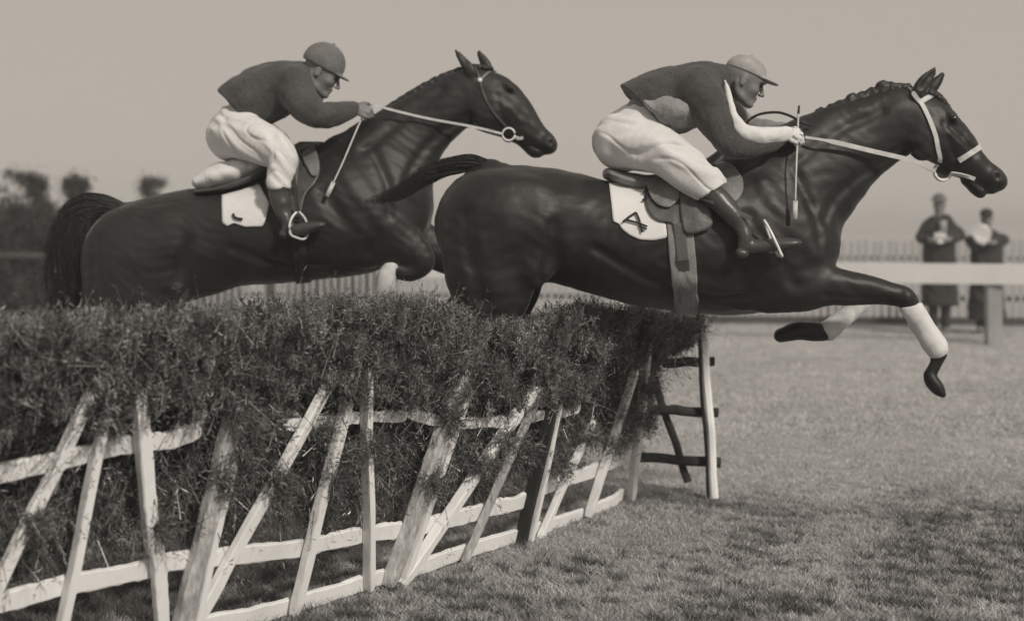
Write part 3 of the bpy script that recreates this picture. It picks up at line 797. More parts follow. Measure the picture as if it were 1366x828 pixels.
# ---- near saddle, cloth, bridle
sd1 = empty('saddle', P(890, 300, Y1)); tag(sd1, 'worn brown racing saddle with wide grey girth on the horse in front', 'saddle', 'racing saddles')
part_clay('seat', M_LEATHER2, sd1, Y1, [(795, 200), (970, 275)], [[(812, 232, 8, 0, .15), (835, 241, 11, 0, .17), (872, 246, 13, 0, .15), (910, 240, 13, 0, .12)]], h=.006, wr=(.002, 50, 61), lat=.3)
part_clay('pommel', M_DSTRAP, sd1, Y1, [(900, 190), (990, 260)], [[(905, 238, 13, 0, .11), (940, 228, 14, 0, .09), (958, 214, 11, 0, .07), (962, 207, 8, 0, .05)]], h=.006, lat=.3)
for far in (False, True):
    v, f = drape(near_hide, [(868, 240), (900, 236), (918, 246), (930, 268), (945, 300), (935, 310), (909, 313), (896, 300), (876, 296), (862, 280), (860, 256)], .018, .014, far=far, soft=True)
    fl = mesh_obj('flap', v, f, M_LEATHER, sd1)
    v, f = drape(near_hide, [(866, 240), (892, 236), (908, 250), (906, 270), (892, 281), (874, 276), (864, 258)], .034, .014, far=far, soft=True)
    mesh_obj('skirt', v, f, M_LEATHER2, fl)
    v, f = drape(near_hide, [(910, 240), (926, 242), (938, 266), (950, 298), (938, 309), (914, 312), (908, 280)], .032, .012, far=far, soft=True)
    mesh_obj('knee_roll', v, f, M_LEATHER, fl)
    v, f = drape(near_hide, [(954, 222), (976, 222), (990, 240), (989, 260), (976, 272), (962, 256)], .016, .02, far=far, soft=True); mesh_obj('front_roll', v, f, M_LEATHER2, sd1)
    v, f = drape(near_hide, [(888, 281), (922, 281), (928, 345), (930, 380), (932, 424), (902, 421), (897, 380), (893, 345)], .012, .008, rings=8, samples=64, far=far)
    g = mesh_obj('girth', v, f, M_WEB, sd1)
    if not far:
        v, f = strap([near_hide.hit(x, y, .026) for x, y in [(905, 300), (911, 345), (916, 400)]], .05, .004); mesh_obj('girth_strap', v, f, M_LEATHER, g)
    q = 1 if far else -1
    v, f = strap([P(900, 250, Y1 + .24 * q), P(950, 268, Y1 + .37 * q), P(1003, 292, Y1 + .392 * q)], .022, .004); mesh_obj('stirrup_leather', v, f, M_LEATHER, sd1)
    a, b = P(1003, 293, Y1), P(1023, 338, Y1)
    path = [a + (b - a) * t_ + np.array([0, (.365 + w_) * q, 0]) for t_, w_ in ((0, 0), (.18, .035), (.5, .056), (.85, .060), (1, .056), (1, 0), (1, -.056), (.85, -.060), (.5, -.056), (.18, -.035))]
    v, f = tube(catmull(np.array(path + path[:1]), 3)[:-1], .0065, 7, True); mesh_obj('stirrup_iron', v, f, M_IRON, sd1)

nc = empty('number_cloth', near_hide.hit(855, 290)); tag(nc, 'white number cloth with a black mark, hanging under the saddle in front', 'number cloth', 'number cloths')
v, f = drape(near_hide, [(812, 246), (862, 250), (868, 282), (888, 298), (890, 317), (872, 321), (854, 320), (840, 314), (829, 305), (826, 299), (818, 296), (815, 270)], .008, .008)
mesh_obj('cloth', v, f, M_NUMBER, nc)
def marks(hide, parent, strokes, w, off):
    for s_ in strokes:
        v, f = laid(hide, s_, w, .002, off, n=4); mesh_obj('number_stroke', v, f, M_INK, parent)
marks(near_hide, nc, [[(831, 298), (840, 291), (848, 286)], [(848, 286), (852, 295), (856, 311)], [(835, 295), (848, 299), (863, 304)], [(852, 303), (862, 307)]], .010, .021)
marks(near_hide, nc, [[(858, 262), (864, 258), (862, 268), (857, 272)]], .012, .023)

br = empty('bridle', near_hide.hit(1255, 200)); tag(br, 'pale leather bridle with large ring bit on the head of the horse in front', 'bridle', 'bridles')
for far in (False, True):
    for nm, pts, wd in (('cheekpiece', [(1213, 116), (1225, 134), (1234, 148), (1246, 176), (1251, 200), (1254, 215)], .021), ('browband', [(1229, 136), (1244, 128), (1259, 120)], .024), ('noseband', [(1279, 214), (1296, 203), (1318, 189)], .026)):
        v, f = laid(near_hide, pts, wd, .006, .007, far); mesh_obj(nm, v, f, M_STRAP, br)
    q = 1 if far else -1
    c = near_hide.hit(1260, 225, .016, far)
    v, f = tube([c + np.array([math.cos(a) * .040, 0, math.sin(a) * .043]) for a in np.linspace(0, 2 * math.pi, 24, endpoint=False)], .0078, 7, True)
    rg = mesh_obj('bit_ring', v, f, M_IRON, br)
    v, f = tube([c + np.array([0, .012 * (-1 if far else 1), 0]), c + np.array([0, .004 * (-1 if far else 1), 0])], .033, 20); mesh_obj('bit_guard', v, f, M_DSTRAP, br, smooth=False)
    v, f = laid(near_hide, [(1270, 229), (1284, 232), (1300, 238)], .018, .008, .010, far); mesh_obj('bit_cheek', v, f, M_STRAP, br)
    hp = P(1074, 183, Y1 - .16) if not far else P(1074, 176, Y1 + .12)
    e_ = c + np.array([-.038, 0, .004])
    m_ = [hp, P(1110, 189, Y1 + .165 * q), P(1165, 202, Y1 + .14 * q), P(1215, 214, Y1 + .125 * q), e_]
    v, f = strap(catmull(np.array(m_), 5), [.012] * 5 + [.022] * 11 + [.020] * 5, .005); mesh_obj('rein', v, f, M_STRAP, br)
tube_obj('rein', [P(996, 176, Y1 - .02), P(997, 163, Y1 - .02), P(1012, 153, Y1 - .03), P(1035, 150, Y1 - .06), P(1052, 154, Y1 - .1), P(1072, 164, Y1 - .13), P(1082, 168, Y1 - .1)], .0065, M_DSTRAP, br)

# ---- far rider
H2 = Head(431, 93, Y2 - .02, 28, 1.06)
lo, hi = bounds([(275, 50), (520, 330)], Y2, .50, .02)
C = Clay(lo, hi, .0068)
face(C, H2)
clay_px(C, Y2, .03, [(318, 178, 22, 0, .13), (334, 145, 24, 0, .13), (358, 126, 27, 0, .14), (384, 116, 25, 0, .15), (402, 107, 18, 0, .13)])
clay_px(C, Y2, .02, [(402, 106, 15, 0), (416, 102, 14, -.01), (428, 104, 13, -.02)])
for q in (-1, 1):
    clay_px(C, Y2, .03, [(395, 112, 18, .14 * q), (408, 138, 13, .22 * q), (424, 156, 11, .26 * q)])
    clay_px(C, Y2, .02, [(424, 156, 11, .26 * q), (450, 153, 9, .22 * q), (472, 147, 6.5, .16 * q), (476, 146, 6.3, .15 * q)])
    clay_px(C, Y2, .04, [(318, 180, 24, .09 * q), (350, 188, 18, .20 * q), (373, 208, 11, .285 * q)])
    clay_px(C, Y2, .02, [(373, 208, 11, .285 * q), (374, 235, 9, .325 * q), (373, 262, 8.5, .345 * q), (381, 295, 6, .355 * q), (384, 305, 6.5, .36 * q)])
    clay_px(C, Y2, .01, [(384, 306, 5.5, .36 * q), (405, 304, 5.5, .365 * q), (426, 300, 3.5, .37 * q)])
hand(C, P(474, 147, Y2 - .155), (1, .12, .10), (-.1, .75, -.6), 1)
hand(C, P(476, 145, Y2 + .15), (1, -.2, .10), (-.1, -.75, -.6), -1)
V, Q = C.build(); V = relax(V, Q, 1, .3)
rider2 = mesh_obj('person', V, Q, M_SKIN)
tag(rider2, 'jockey behind in a grey cap, chin tucked down over his fists', 'person', 'jockeys riding over the hurdle')
for q in (-1, 1):
    c = H2.w(.083, .031 * q, -.010); e_ = eye(rider2, 0, 0, 8, .012); e_.location += Vector(c - P(0, 0, 8))
arm2 = [(392, 114, 26, -.13), (405, 138, 22, -.21), (423, 153, 18, -.26), (447, 152, 15.5, -.22), (466, 147, 12, -.17), (474, 146, 9, -.155)]
clothes('jersey', rider2, Y2, [(290, 70), (495, 195)],
        [[(318, 142, 36, 0, .165), (345, 130, 40, 0, .18), (372, 118, 36, 0, .185), (393, 108, 26, 0, .165), (404, 103, 19, 0, .11)], arm2, mirror([arm2])[0]],
        M_JERSEY2, cuts=[((299, 128), (356, 182), 1)], wr=(.0045, 48, 51))
clothes('collar', rider2, Y2, [(390, 75), (445, 140)], [[(403, 88, 4, 0, .07), (409, 104, 5, 0, .085), (417, 120, 5, 0, .08), (428, 132, 4, 0, .04)]], M_WHITE, h=.005, k=.01)
leg2 = [(308, 178, 30, -.07), (330, 184, 31, -.13), (358, 194, 26, -.22), (376, 208, 20, -.29), (374, 232, 17, -.33), (373, 258, 15.5, -.345)]
clothes('breeches', rider2, Y2, [(270, 130), (410, 275)], [leg2, mirror([leg2])[0], [(335, 155, 26, 0, .15), (320, 170, 33, 0, .17), (312, 182, 33, 0, .17)]],
        M_WHITE, cuts=[((350, 254), (400, 252), 1)], wr=(.007, 55, 52, (.7, .1, -.7), .95))
for q in (-1, 1):
    clothes('boot', rider2, Y2, [(350, 240), (442, 325)],
            [[(373, 250, 14, .34 * q), (374, 266, 13, .345 * q), (379, 286, 9.5, .355 * q), (384, 300, 8.5, .36 * q)],
             ([(383, 306, 8, .36 * q, .034), (398, 306, 8, .362 * q, .036), (414, 303, 7.5, .366 * q, .042), (428, 300, 4.5, .37 * q, .036), (433, 299, 2.5, .37 * q, .02)], .012),
             ([(378, 312, 5, .36 * q, .032), (381, 313, 5, .36 * q, .032)], .004)],
            M_BOOT, h=.006, k=.015, wr=(.0025, 60, 61 + q))
cap(H2, rider2, M_CAP, (-.012, 0, .034, .114, .094, .106), .004, (.100, 0, .010, .050, .060, .008))

t = empty('whip', P(437, 262, Y2 - .2)); tag(t, 'thin pale whip slanting down the neck of the horse behind', 'whip', 'riding whips')
tube_obj('shaft', [P(489, 145, Y2 - .15), P(478, 168, Y2 - .17), P(458, 215, Y2 - .26), P(444, 245, Y2 - .31)], [.0045, .005, .0045, .004], M_STRAP, t)
tube_obj('handle', [P(492, 138, Y2 - .145), P(487, 149, Y2 - .152)], [.006, .006], M_DSTRAP, t)
v, f = strap([P(445, 243, Y2 - .308), P(436, 262, Y2 - .325)], .022, .004); mesh_obj('flap', v, f, M_STRAP, t)

sd2 = empty('saddle', P(360, 280, Y2)); tag(sd2, 'dark racing saddle over a white pad on the horse behind', 'saddle', 'racing saddles')
part_clay('saddle_pad', M_WHITE, sd2, Y2, [(245, 205), (370, 270)], [[(270, 243, 12, 0, .16), (292, 236, 18, 0, .19), (325, 228, 17, 0, .18), (352, 220, 12, 0, .13)]], h=.006, wr=(.005, 50, 71), lat=.3)
part_clay('seat', M_LEATHER, sd2, Y2, [(245, 200), (440, 280)], [[(268, 256, 5, 0, .17), (300, 252, 6, 0, .2), (335, 240, 7, 0, .2), (358, 226, 8, 0, .17), (390, 206, 9, 0, .11), (408, 196, 10, 0, .08), (424, 192, 8, 0, .05)]], h=.006, lat=.3)
for far in (False, True):
    v, f = drape(far_hide, [(352, 224), (388, 190), (412, 192), (424, 205), (428, 228), (422, 245), (408, 262), (400, 292), (392, 284), (378, 280), (366, 275), (354, 245)], .018, .014, far=far, soft=True)
    fl = mesh_obj('flap', v, f, M_LEATHER, sd2)
    v, f = drape(far_hide, [(412, 193), (424, 205), (428, 228), (421, 240), (410, 225), (404, 205)], .034, .014, far=far, soft=True); mesh_obj('knee_roll', v, f, M_LEATHER2, fl)
    v, f = drape(far_hide, [(398, 194), (406, 196), (402, 225), (396, 262), (392, 240), (393, 215)], .036, .01, far=far, soft=True); mesh_obj('skirt', v, f, M_LEATHER2, fl)
    v, f = drape(far_hide, [(385, 280), (402, 280), (408, 330), (414, 386), (396, 386), (390, 330)], .012, .008, rings=8, samples=56, far=far); mesh_obj('girth', v, f, M_DSTRAP, sd2)
    q = 1 if far else -1
    v, f = strap([P(388, 215, Y2 + .27 * q), P(393, 250, Y2 + .38 * q), P(397, 282, Y2 + .39 * q)], .022, .004); mesh_obj('stirrup_leather', v, f, M_DSTRAP, sd2)
    cc = [(397, 281), (389, 291), (386, 303), (388, 313), (396, 317), (405, 319), (411, 312), (410, 300), (405, 289)]
    v, f = tube(catmull(np.array([P(x, y, Y2 + (.385 + (396 - x) * .003) * q) for x, y in cc + cc[:1]]), 3)[:-1], .0065, 7, True); mesh_obj('stirrup_iron', v, f, M_IRON, sd2)

nc = empty('number_cloth', far_hide.hit(328, 280)); tag(nc, 'white number cloth with a small dark curl, on the flank of the horse behind', 'number cloth', 'number cloths')
v, f = drape(far_hide, [(296, 262), (320, 256), (346, 247), (360, 272), (356, 290), (351, 302), (328, 303), (312, 298), (304, 302), (297, 298)], .010, .008); mesh_obj('cloth', v, f, M_NUMBER, nc)
marks(far_hide, nc, [[(312, 287), (315, 292), (325, 294)]], .014, .022)

br = empty('bridle', far_hide.hit(660, 150)); tag(br, 'thin bridle with a small white snaffle on the head of the horse behind', 'bridle', 'bridles')
for far in (False, True):
    for nm, pts, wd, mm_ in (('cheekpiece', [(632, 88), (640, 108), (648, 132), (660, 152), (674, 168)], .011, M_LEATHER), ('browband', [(640, 108), (650, 99), (662, 92)], .014, M_LEATHER2)):
        v, f = laid(far_hide, pts, wd, .005, .006, far); mesh_obj(nm, v, f, mm_, br)
    c = far_hide.hit(679, 178, .014, far)
    v, f = tube([c + np.array([math.cos(a) * .034, 0, math.sin(a) * .034]) for a in np.linspace(0, 2 * math.pi, 22, endpoint=False)], .0055, 7, True)
    mesh_obj('bit_ring', v, f, M_IRON, br)
    v, f = laid(far_hide, [(686, 181), (692, 184), (698, 183)], .016, .008, .010, far); mesh_obj('bit_cheek', v, f, M_IRON, br)
    c2 = far_hide.hit(640, 108, .006, far)
    eye(br, 0, 0, 8, .014, M_IRON, 'rosette').location += Vector(c2 - P(0, 0, 8))
    q = 1 if far else -1
    m_ = [P(489, 148, Y2 - .15), P(502, 141, Y2 - .16)]+[P(520, 146, Y2 + .14 * q), P(570, 158, Y2 + .13 * q), P(630, 169, Y2 + .12 * q), c + np.array([-.03, 0, .002])] if not far else [P(500, 139, Y2 - .13) if not far else P(502, 140, Y2 + .12), P(520, 146, Y2 + .14 * q), P(570, 158, Y2 + .13 * q), P(630, 169, Y2 + .12 * q), c + np.array([-.03, 0, .002])]
    v, f = strap(catmull(np.array(m_), 5), .013, .004); mesh_obj('rein', v, f, M_STRAP, br)
# ------------------------------------------------------------------ the hurdle
W_LIMED = mat('limewashed_wood', .86, .85, .04, 7, .0012, 45, .2, 0, (1, 1, .25), .03)
W_ROUGH = mat('rough_split_wood', .48, .9, .45, 14, .006, 40, .2, 0, (1, 1, .3), .25)
W_DARK = mat('dark_wood_and_shade', .035, .8, .35, 14, .003, 50, .25, 0, (1, 1, .3), .2)  # dark bars and brace, plus painted shaded sides of two timbers
M_TWIG = mat('dry_brushwood', .135, .85, .2, 3, 0, 60, .2, attr='tone')
M_BLADE = mat('turf_blades', .44, .85, .12, 1.5, 0, 60, .15, attr='tone')

def ground_pt(px, py):
    Y = F * EYE / (py - HY); return P(px, py, Y)[:2]
_g = [(-2.45, 4.45)] + [tuple(ground_pt(*q)) for q in [(0, 915), (290, 848), (375, 818), (500, 782), (700, 718), (842, 662)]]
_e = tuple(ground_pt(955, 662))
_c = catmull(np.array([(x, y, 0) for x, y in _g]), 14)[:, :2]
_c = np.vstack([_c, [(_c[-1][0] + (_e[0] - _c[-1][0]) * k, _c[-1][1] + (_e[1] - _c[-1][1]) * k) for k in (.33, .66, 1)]])
_s = np.concatenate([[0], np.cumsum(np.linalg.norm(np.diff(_c, axis=0), axis=1))])
SMAX = _s[-1]; LEAN = .26
_t = np.gradient(_c, axis=0); _t /= np.linalg.norm(_t, axis=1)[:, None]
_n = np.stack([_t[:, 1], -_t[:, 0]], 1)
for _ in range(12): _n[1:-1] = (_n[:-2] + 2 * _n[1:-1] + _n[2:]) / 4
def HP(s, h, off=0.0):
    """a point on the leaning hurdle: s along it, h up, off towards the landing side"""
    x = np.interp(s, _s, _c[:, 0]); y = np.interp(s, _s, _c[:, 1]); nx = np.interp(s, _s, _n[:, 0]); ny = np.interp(s, _s, _n[:, 1])
    return np.stack(np.broadcast_arrays(x + nx * (LEAN * h + off), y + ny * (LEAN * h + off), h), -1)
def PX(p): return HX + p[..., 0] * F / p[..., 1], HY - (p[..., 2] - EYE) * F / p[..., 1]
_gs, _gh = np.meshgrid(np.linspace(0, SMAX, 260), np.linspace(-.12, 1.4, 160), indexing='ij')
_gp = HP(_gs, _gh); _gx, _gy = PX(_gp)
def HI(px, py):
    i = np.argmin((_gx - px) ** 2 + (_gy - py) ** 2); s, h = _gs.ravel()[i], _gh.ravel()[i]
    for _ in range(6):
        def f(a, b):
            u, v = PX(HP(a, b)); return np.array([u - px, v - py])
        f0 = f(s, h); J = np.stack([(f(s + 1e-3, h) - f0) / 1e-3, (f(s, h + 1e-3) - f0) / 1e-3], 1)
        d = np.linalg.lstsq(J, -f0, rcond=None)[0]; s, h = s + np.clip(d[0], -.1, .1), h + np.clip(d[1], -.1, .1)
    return s, h

def nrm_at(s):
    v = np.array([np.interp(s, _s, _n[:, 0]), np.interp(s, _s, _n[:, 1]), -LEAN]); return v / np.linalg.norm(v)

def timber(name, pxs, width, thick, off, m, parent, seed, n=10, rough=.08, fixed=None):
    """a hewn stave or rail through the given pixels on the hurdle plane"""
    g = np.random.default_rng(seed); q = catmull(np.array([(x, y, 0) for x, y in pxs]), n)[:, :2] if len(pxs) > 2 else np.linspace(pxs[0], pxs[1], n * 2)
    pts, nr = [], []
    for x, y in q:
        s, h = HI(x, y); pts.append(HP(s, h, off)); nr.append(nrm_at(s))
    pts = np.array(pts); k = len(pts)
    ph = g.uniform(0, 6, 4); u = np.linspace(0, 1, k) * np.linalg.norm(pts[-1] - pts[0])
    wd = width * (1 + .5 * rough * (np.sin(u * 23 + ph[0]) + .6 * np.sin(u * 61 + ph[1])))
    pts += np.stack([np.sin(u * 9 + ph[2]), 0 * u, np.sin(u * 12 + ph[3])], 1) * .0022
    T = np.gradient(pts, axis=0); T /= np.linalg.norm(T, axis=1)[:, None]
    V = []; Fc = []
    prof = [(-.5, .36), (-.44, .5), (.44, .5), (.5, .36), (.5, -.4), (.42, -.5), (-.42, -.5), (-.5, -.4)]
    for i in range(k):
        a = np.cross(T[i], nr[i]); a /= np.linalg.norm(a); b = np.cross(a, T[i])
        e = .75 if i in (0, k - 1) else 1
        for p_, q_ in prof: V.append(pts[i] + a * p_ * wd[i] * e * (1 + .05 * g.normal()) + b * q_ * thick * e)
    m8 = len(prof)
    for i in range(k - 1):
        for j in range(m8): Fc.append((i * m8 + j, i * m8 + m8 + j, i * m8 + m8 + (j + 1) % m8, i * m8 + (j + 1) % m8))
    Fc.append(tuple(range(m8))); Fc.append(tuple((k - 1) * m8 + j for j in range(m8 - 1, -1, -1)))
    return mesh_obj(name, V, Fc, m, parent, smooth=False)

# brushwood: every twig is a thin stem with small needles
TOP = np.array([(-200, 432), (0, 428), (100, 424), (200, 416), (300, 411), (400, 412), (480, 414), (560, 413), (598, 420), (620, 438), (650, 446), (700, 442), (740, 428), (770, 418), (820, 424), (870, 428), (930, 432), (1000, 440)], float)
LOW = np.array([(-200, 650), (0, 605), (60, 570), (100, 545), (180, 550), (265, 568), (300, 548), (350, 555), (430, 522), (500, 542), (600, 552), (700, 545), (780, 540), (830, 505), (860, 492), (900, 470), (930, 440)], float)
HANG = np.array([(-200, 860), (0, 775), (100, 745), (160, 700), (220, 715), (300, 720), (350, 660), (420, 700), (470, 690), (520, 650), (600, 660), (680, 625), (720, 600), (780, 575), (842, 600), (862, 560), (885, 500), (925, 446)], float)
def brush(name, parent, s0, s1, nd, ns, seed):
    g = np.random.default_rng(seed)
    def sample(n, dense):
        s = g.uniform(s0, s1, n * 3); h = g.uniform(.02, 1.22, n * 3) if dense else g.uniform(.06, 1.0, n * 3)
        if dense:
            off = g.uniform(-.22, .17, n * 3)
        else:
            off = np.where(g.uniform(size=n * 3) < .985, g.uniform(-.32, -.075, n * 3), g.uniform(0, .10, n * 3))
        p = HP(s, h, off); x, y = PX(p)
        bump = 5 * np.sin(x * .11 + seed) + 4 * np.sin(x * .29) + 3 * np.sin(x * .61)
        t = np.interp(x, TOP[:, 0], TOP[:, 1]) + bump * .5 + 4; l = np.interp(x, LOW[:, 0], LOW[:, 1]) + bump * 1.5; b = np.interp(x, HANG[:, 0], HANG[:, 1]) + bump * 3
        lump = np.sin(x * .062 + 1.7 * np.sin(y * .035 + seed)) * np.sin(y * .075 + .9 * np.sin(x * .04)) + .5 * np.sin(x * .17 + y * .11)
        if dense:
            rnd = (off > .10 + .06 * lump) | ((off > .04) & (y < t + (off - .04) * 230))
            keep = (y > t) & (y < l) & ~rnd
        else:
            keep = (y > l - 50) & (y < b - (g.uniform(size=n * 3) ** 3) * 60)
        i = np.nonzero(keep)[0][:n]
        return p[i], x[i], y[i], t[i], l[i], off[i]
    V = []; tone = []; cnt = 0
    def twigs(p, dirs, L, leaves, ln, lw, tn):
        n = len(p); out = []
        dirs = dirs / np.linalg.norm(dirs, axis=1)[:, None]
        side = np.cross(dirs, g.normal(size=(n, 3))); side /= np.linalg.norm(side, axis=1)[:, None]
        L = L[:, None]
        out.append(np.stack([p - side * .0022, p + side * .0022, p + dirs * L], 1))
        for k in range(leaves):
            u = g.uniform(.15, 1.0, (n, 1)); b = p + dirs * L * u
            d = dirs * .7 + g.normal(size=(n, 3)) * .75; d /= np.linalg.norm(d, axis=1)[:, None]
            sd_ = np.cross(d, g.normal(size=(n, 3))); sd_ /= np.linalg.norm(sd_, axis=1)[:, None]
            l_ = g.uniform(.6, 1.4, (n, 1)) * ln
            out.append(np.stack([b, b + d * l_ * .5 + sd_ * lw, b + d * l_], 1))
        tri = np.stack(out, 1).reshape(-1, 3, 3)
        return tri, np.repeat(tn, leaves + 1)
    p, x, y, t, l, off = sample(nd, True)
    n = len(p)
    fan = np.clip((x - 820) / 90, 0, 1)
    d = np.stack([g.normal(0, .33, n) + fan * 1.1 + .12 * np.sin(x * .07), g.normal(0, .33, n) - off * 1.2, np.full(n, 1.0)], 1)
    clump = np.sin(x * .085 + 1.3 * np.sin(y * .03)) * np.sin(y * .06 + x * .021) + .6 * np.sin(x * .23 + y * .05)
    tn = np.clip(g.lognormal(0, .62, n) * (1 + .45 * clump), .15, 2.4)
    big = np.sin(x * .05 + 3) * np.sin(y * .09) > .1
    for sel, nl_, ll_, lw_ in ((big, 8, .028, .0056), (~big, 9, .021, .0040)):
        a, b = twigs(p[sel], d[sel], g.uniform(.04, .11, sel.sum()), nl_, ll_, lw_, tn[sel]); V.append(a); tone.append(b)
    p, x, y, t, l, off = sample(ns, False)
    n = len(p)
    d = np.stack([g.normal(0, .45, n) + .35, g.normal(0, .4, n), g.choice([-1, 1, 1, 1], n) * 1.0], 1)
    tn = np.clip(g.lognormal(-.15, .6, n), .15, 3.5); tn[g.uniform(size=n) < .07] *= 3.5
    a, b = twigs(p, d, g.uniform(.07, .20, n), 5, .030, .0042, tn); V.append(a); tone.append(b)
    # longer stray twigs standing out of the pack
    i = g.choice(len(p), min(len(p), nd // 30), replace=False)
    p2, x2, y2, t2, l2, off2 = sample(nd // 22, True); n = len(p2)
    f2 = np.clip((x2 - 800) / 90, 0, 1)
    d = np.stack([g.normal(.1, .5, n) + f2 * 1.3, g.normal(-.25, .5, n), g.uniform(-.5, 1.0, n)], 1)
    a, b = twigs(p2, d, g.uniform(.10, .26, n), 7, .022, .003, np.clip(g.lognormal(.1, .5, n), .3, 2.4)); V.append(a); tone.append(b)
    # wisps that have worked through between and over the staves
    for cx, cy, rr in ((352, 640, 17), (305, 600, 13), (300, 545, 16), (318, 580, 12), (440, 520, 13), (446, 612, 11), (404, 575, 9), (430, 640, 12), (482, 590, 10), (196, 705, 10), (560, 640, 13), (585, 560, 12),
                       (628, 622, 14), (655, 588, 12), (682, 600, 12), (730, 618, 14), (770, 580, 14), (822, 556, 14), (806, 590, 11), (352, 566, 8), (110, 552, 9), (138, 556, 8), (30, 690, 10), (280, 640, 10), (852, 560, 14), (846, 520, 12)):
        q = HI(cx, cy)
        if not (s0 <= q[0] < s1): continue
        n = int(rr * 9); a0 = g.normal(0, .42, (n, 2))
        xy = [HI(cx + u * rr, cy + v * rr) for u, v in a0]
        pp = HP(np.array([u[0] for u in xy]), np.array([u[1] for u in xy]), g.uniform(.045, .10, n))
        d = np.stack([g.normal(.25, .6, n), g.normal(0, .25, n), g.normal(0, .8, n)], 1)
        a, b = twigs(pp, d, g.uniform(.04, .10, n), 7, .024, .0038, np.clip(g.lognormal(-.1, .5, n), .2, 3)); V.append(a); tone.append(b)
    V = np.concatenate(V); tone = np.concatenate(tone)
    V = V[(V[:, :, 2] > .004).all(1)] if False else V
    m3 = len(V); o = mesh_obj(name, V.reshape(-1, 3), np.arange(m3 * 3).reshape(-1, 3), M_TWIG, parent, smooth=False)
    at = o.data.attributes.new('tone', 'FLOAT', 'FACE'); at.data.foreach_set('value', tone.astype(np.float32))
    o['kind'] = 'stuff'
    return o

S_JOIN = HI(545, 730)[0]; S_END = HI(846, 640)[0]
def hurdle(s_mid, label):
    o = empty('hurdle', HP(s_mid, 0)); tag(o, label, 'hurdle', 'brushwood hurdles'); return o
hL = hurdle(S_JOIN * .5, 'nearer limewashed hurdle packed with dark brushwood, running off the left edge')
hM = hurdle((S_JOIN + S_END) / 2, 'middle length of limewashed brush hurdle between the thick split stake and the open frame')
hR = hurdle((S_END + SMAX) / 2, 'short open end frame of the hurdle with three dark bars and a white post')
LX = 541
def cut_px(pts, lo, hi):
    a = np.array(pts, float); xs = [q for q in a if lo < q[0] < hi]
    o = []
    if a[0][0] < lo: o.append((lo, np.interp(lo, a[:, 0], a[:, 1])))
    o += [tuple(q) for q in xs]
    if a[-1][0] > hi: o.append((hi, np.interp(hi, a[:, 0], a[:, 1])))
    if a[0][0] >= lo and not any(q[0] == a[0][0] for q in xs): o = [tuple(a[0])] + o
    return o
top1 = [(-140, 668), (0, 632), (60, 618), (110, 606), (180, 591), (225, 586), (268, 572)]
top2 = [(348, 566), (400, 566), (440, 560), (500, 556), (545, 553), (600, 563), (650, 563), (700, 557), (740, 551), (772, 544)]
mid_ = [(-140, 838), (0, 804), (90, 779), (185, 761), (240, 746), (300, 742), (380, 733), (440, 722), (500, 710), (560, 703), (600, 692), (650, 679), (690, 669), (735, 646), (790, 627), (840, 606)]
bot_ = [(-140, 945), (0, 892), (150, 858), (290, 830), (385, 808), (480, 778), (560, 755), (640, 728), (720, 704), (780, 684), (812, 670), (830, 658)]
timber('rail', top1, .066, .022, 0, W_LIMED, hL, 1, rough=.1)
timber('rail', [q for q in top2 if q[0] < LX] + [(LX, 553)], .050, .022, 0, W_LIMED, hL, 2, rough=.16)
timber('rail', [q for q in mid_ if q[0] < LX] + [(LX, 705)], .072, .022, 0, W_LIMED, hL, 3)
timber('rail', [q for q in bot_ if q[0] < LX] + [(LX, 760)], .072, .022, 0, W_LIMED, hL, 4)
timber('rail', [(LX + 3, 552)] + [q for q in top2 if q[0] > LX + 5], .050, .022, .003, W_LIMED, hM, 5, rough=.16)
timber('rail', [(LX + 3, 704)] + [q for q in mid_ if q[0] > LX + 5], .076, .022, .003, W_LIMED, hM, 6)
timber('rail', [(LX + 3, 759)] + [q for q in bot_ if q[0] > LX + 5], .072, .022, .003, W_LIMED, hM, 7)
left_staves = [
    ([(-62, 884), (118, 516)], .044, .026, W_LIMED),
    ([(62, 897), (142, 505)], .034, .034, W_LIMED),
    ([(175, 520), (197, 735)], .050, .024, W_LIMED),
    ([(199, 722), (212, 872)], .052, .024, W_LIMED),
    ([(226, 862), (312, 520)], .058, .05, W_ROUGH),
    ([(246, 852), (319, 530)], .030, .04, W_LIMED),
    ([(240, 850), (432, 500)], .046, .024, W_LIMED),
    ([(380, 818), (460, 500)], .042, .028, W_LIMED),
    ([(485, 784), (479, 470)], .032, .040, W_LIMED)]
mid_staves = [
    ([(510, 780), (612, 490)], .066, .055, W_ROUGH),
    ([(526, 779), (621, 500)], .030, .045, W_LIMED),
    ([(526, 776), (704, 515)], .042, .024, W_LIMED),
    ([(604, 757), (712, 515)], .024, .034, W_ROUGH),
    ([(684, 732), (735, 510)], .030, .060, W_DARK),  # shaded left side of the next limed stave, painted as a dark piece
    ([(694, 730), (740, 515)], .030, .030, W_LIMED),
    ([(708, 720), (782, 560)], .040, .026, W_LIMED),
    ([(774, 688), (838, 490)], .038, .026, W_LIMED),
    ([(838, 664), (857, 455)], .034, .045, W_LIMED)]
for i, (p_, w_, t_, m_) in enumerate(left_staves): timber('stave', p_, w_, max(t_, .034 + .008 * (i % 3)), .036 + .0035 * (i % 4), m_, hL, 20 + i, rough=.06 if m_ is W_LIMED else .12)
for i, (p_, w_, t_, m_) in enumerate(mid_staves): timber('stave', p_, w_, max(t_, .034 + .008 * (i % 3)), .036 + .0035 * (i % 4), m_, hM, 40 + i, rough=.06 if m_ is W_LIMED else .12)
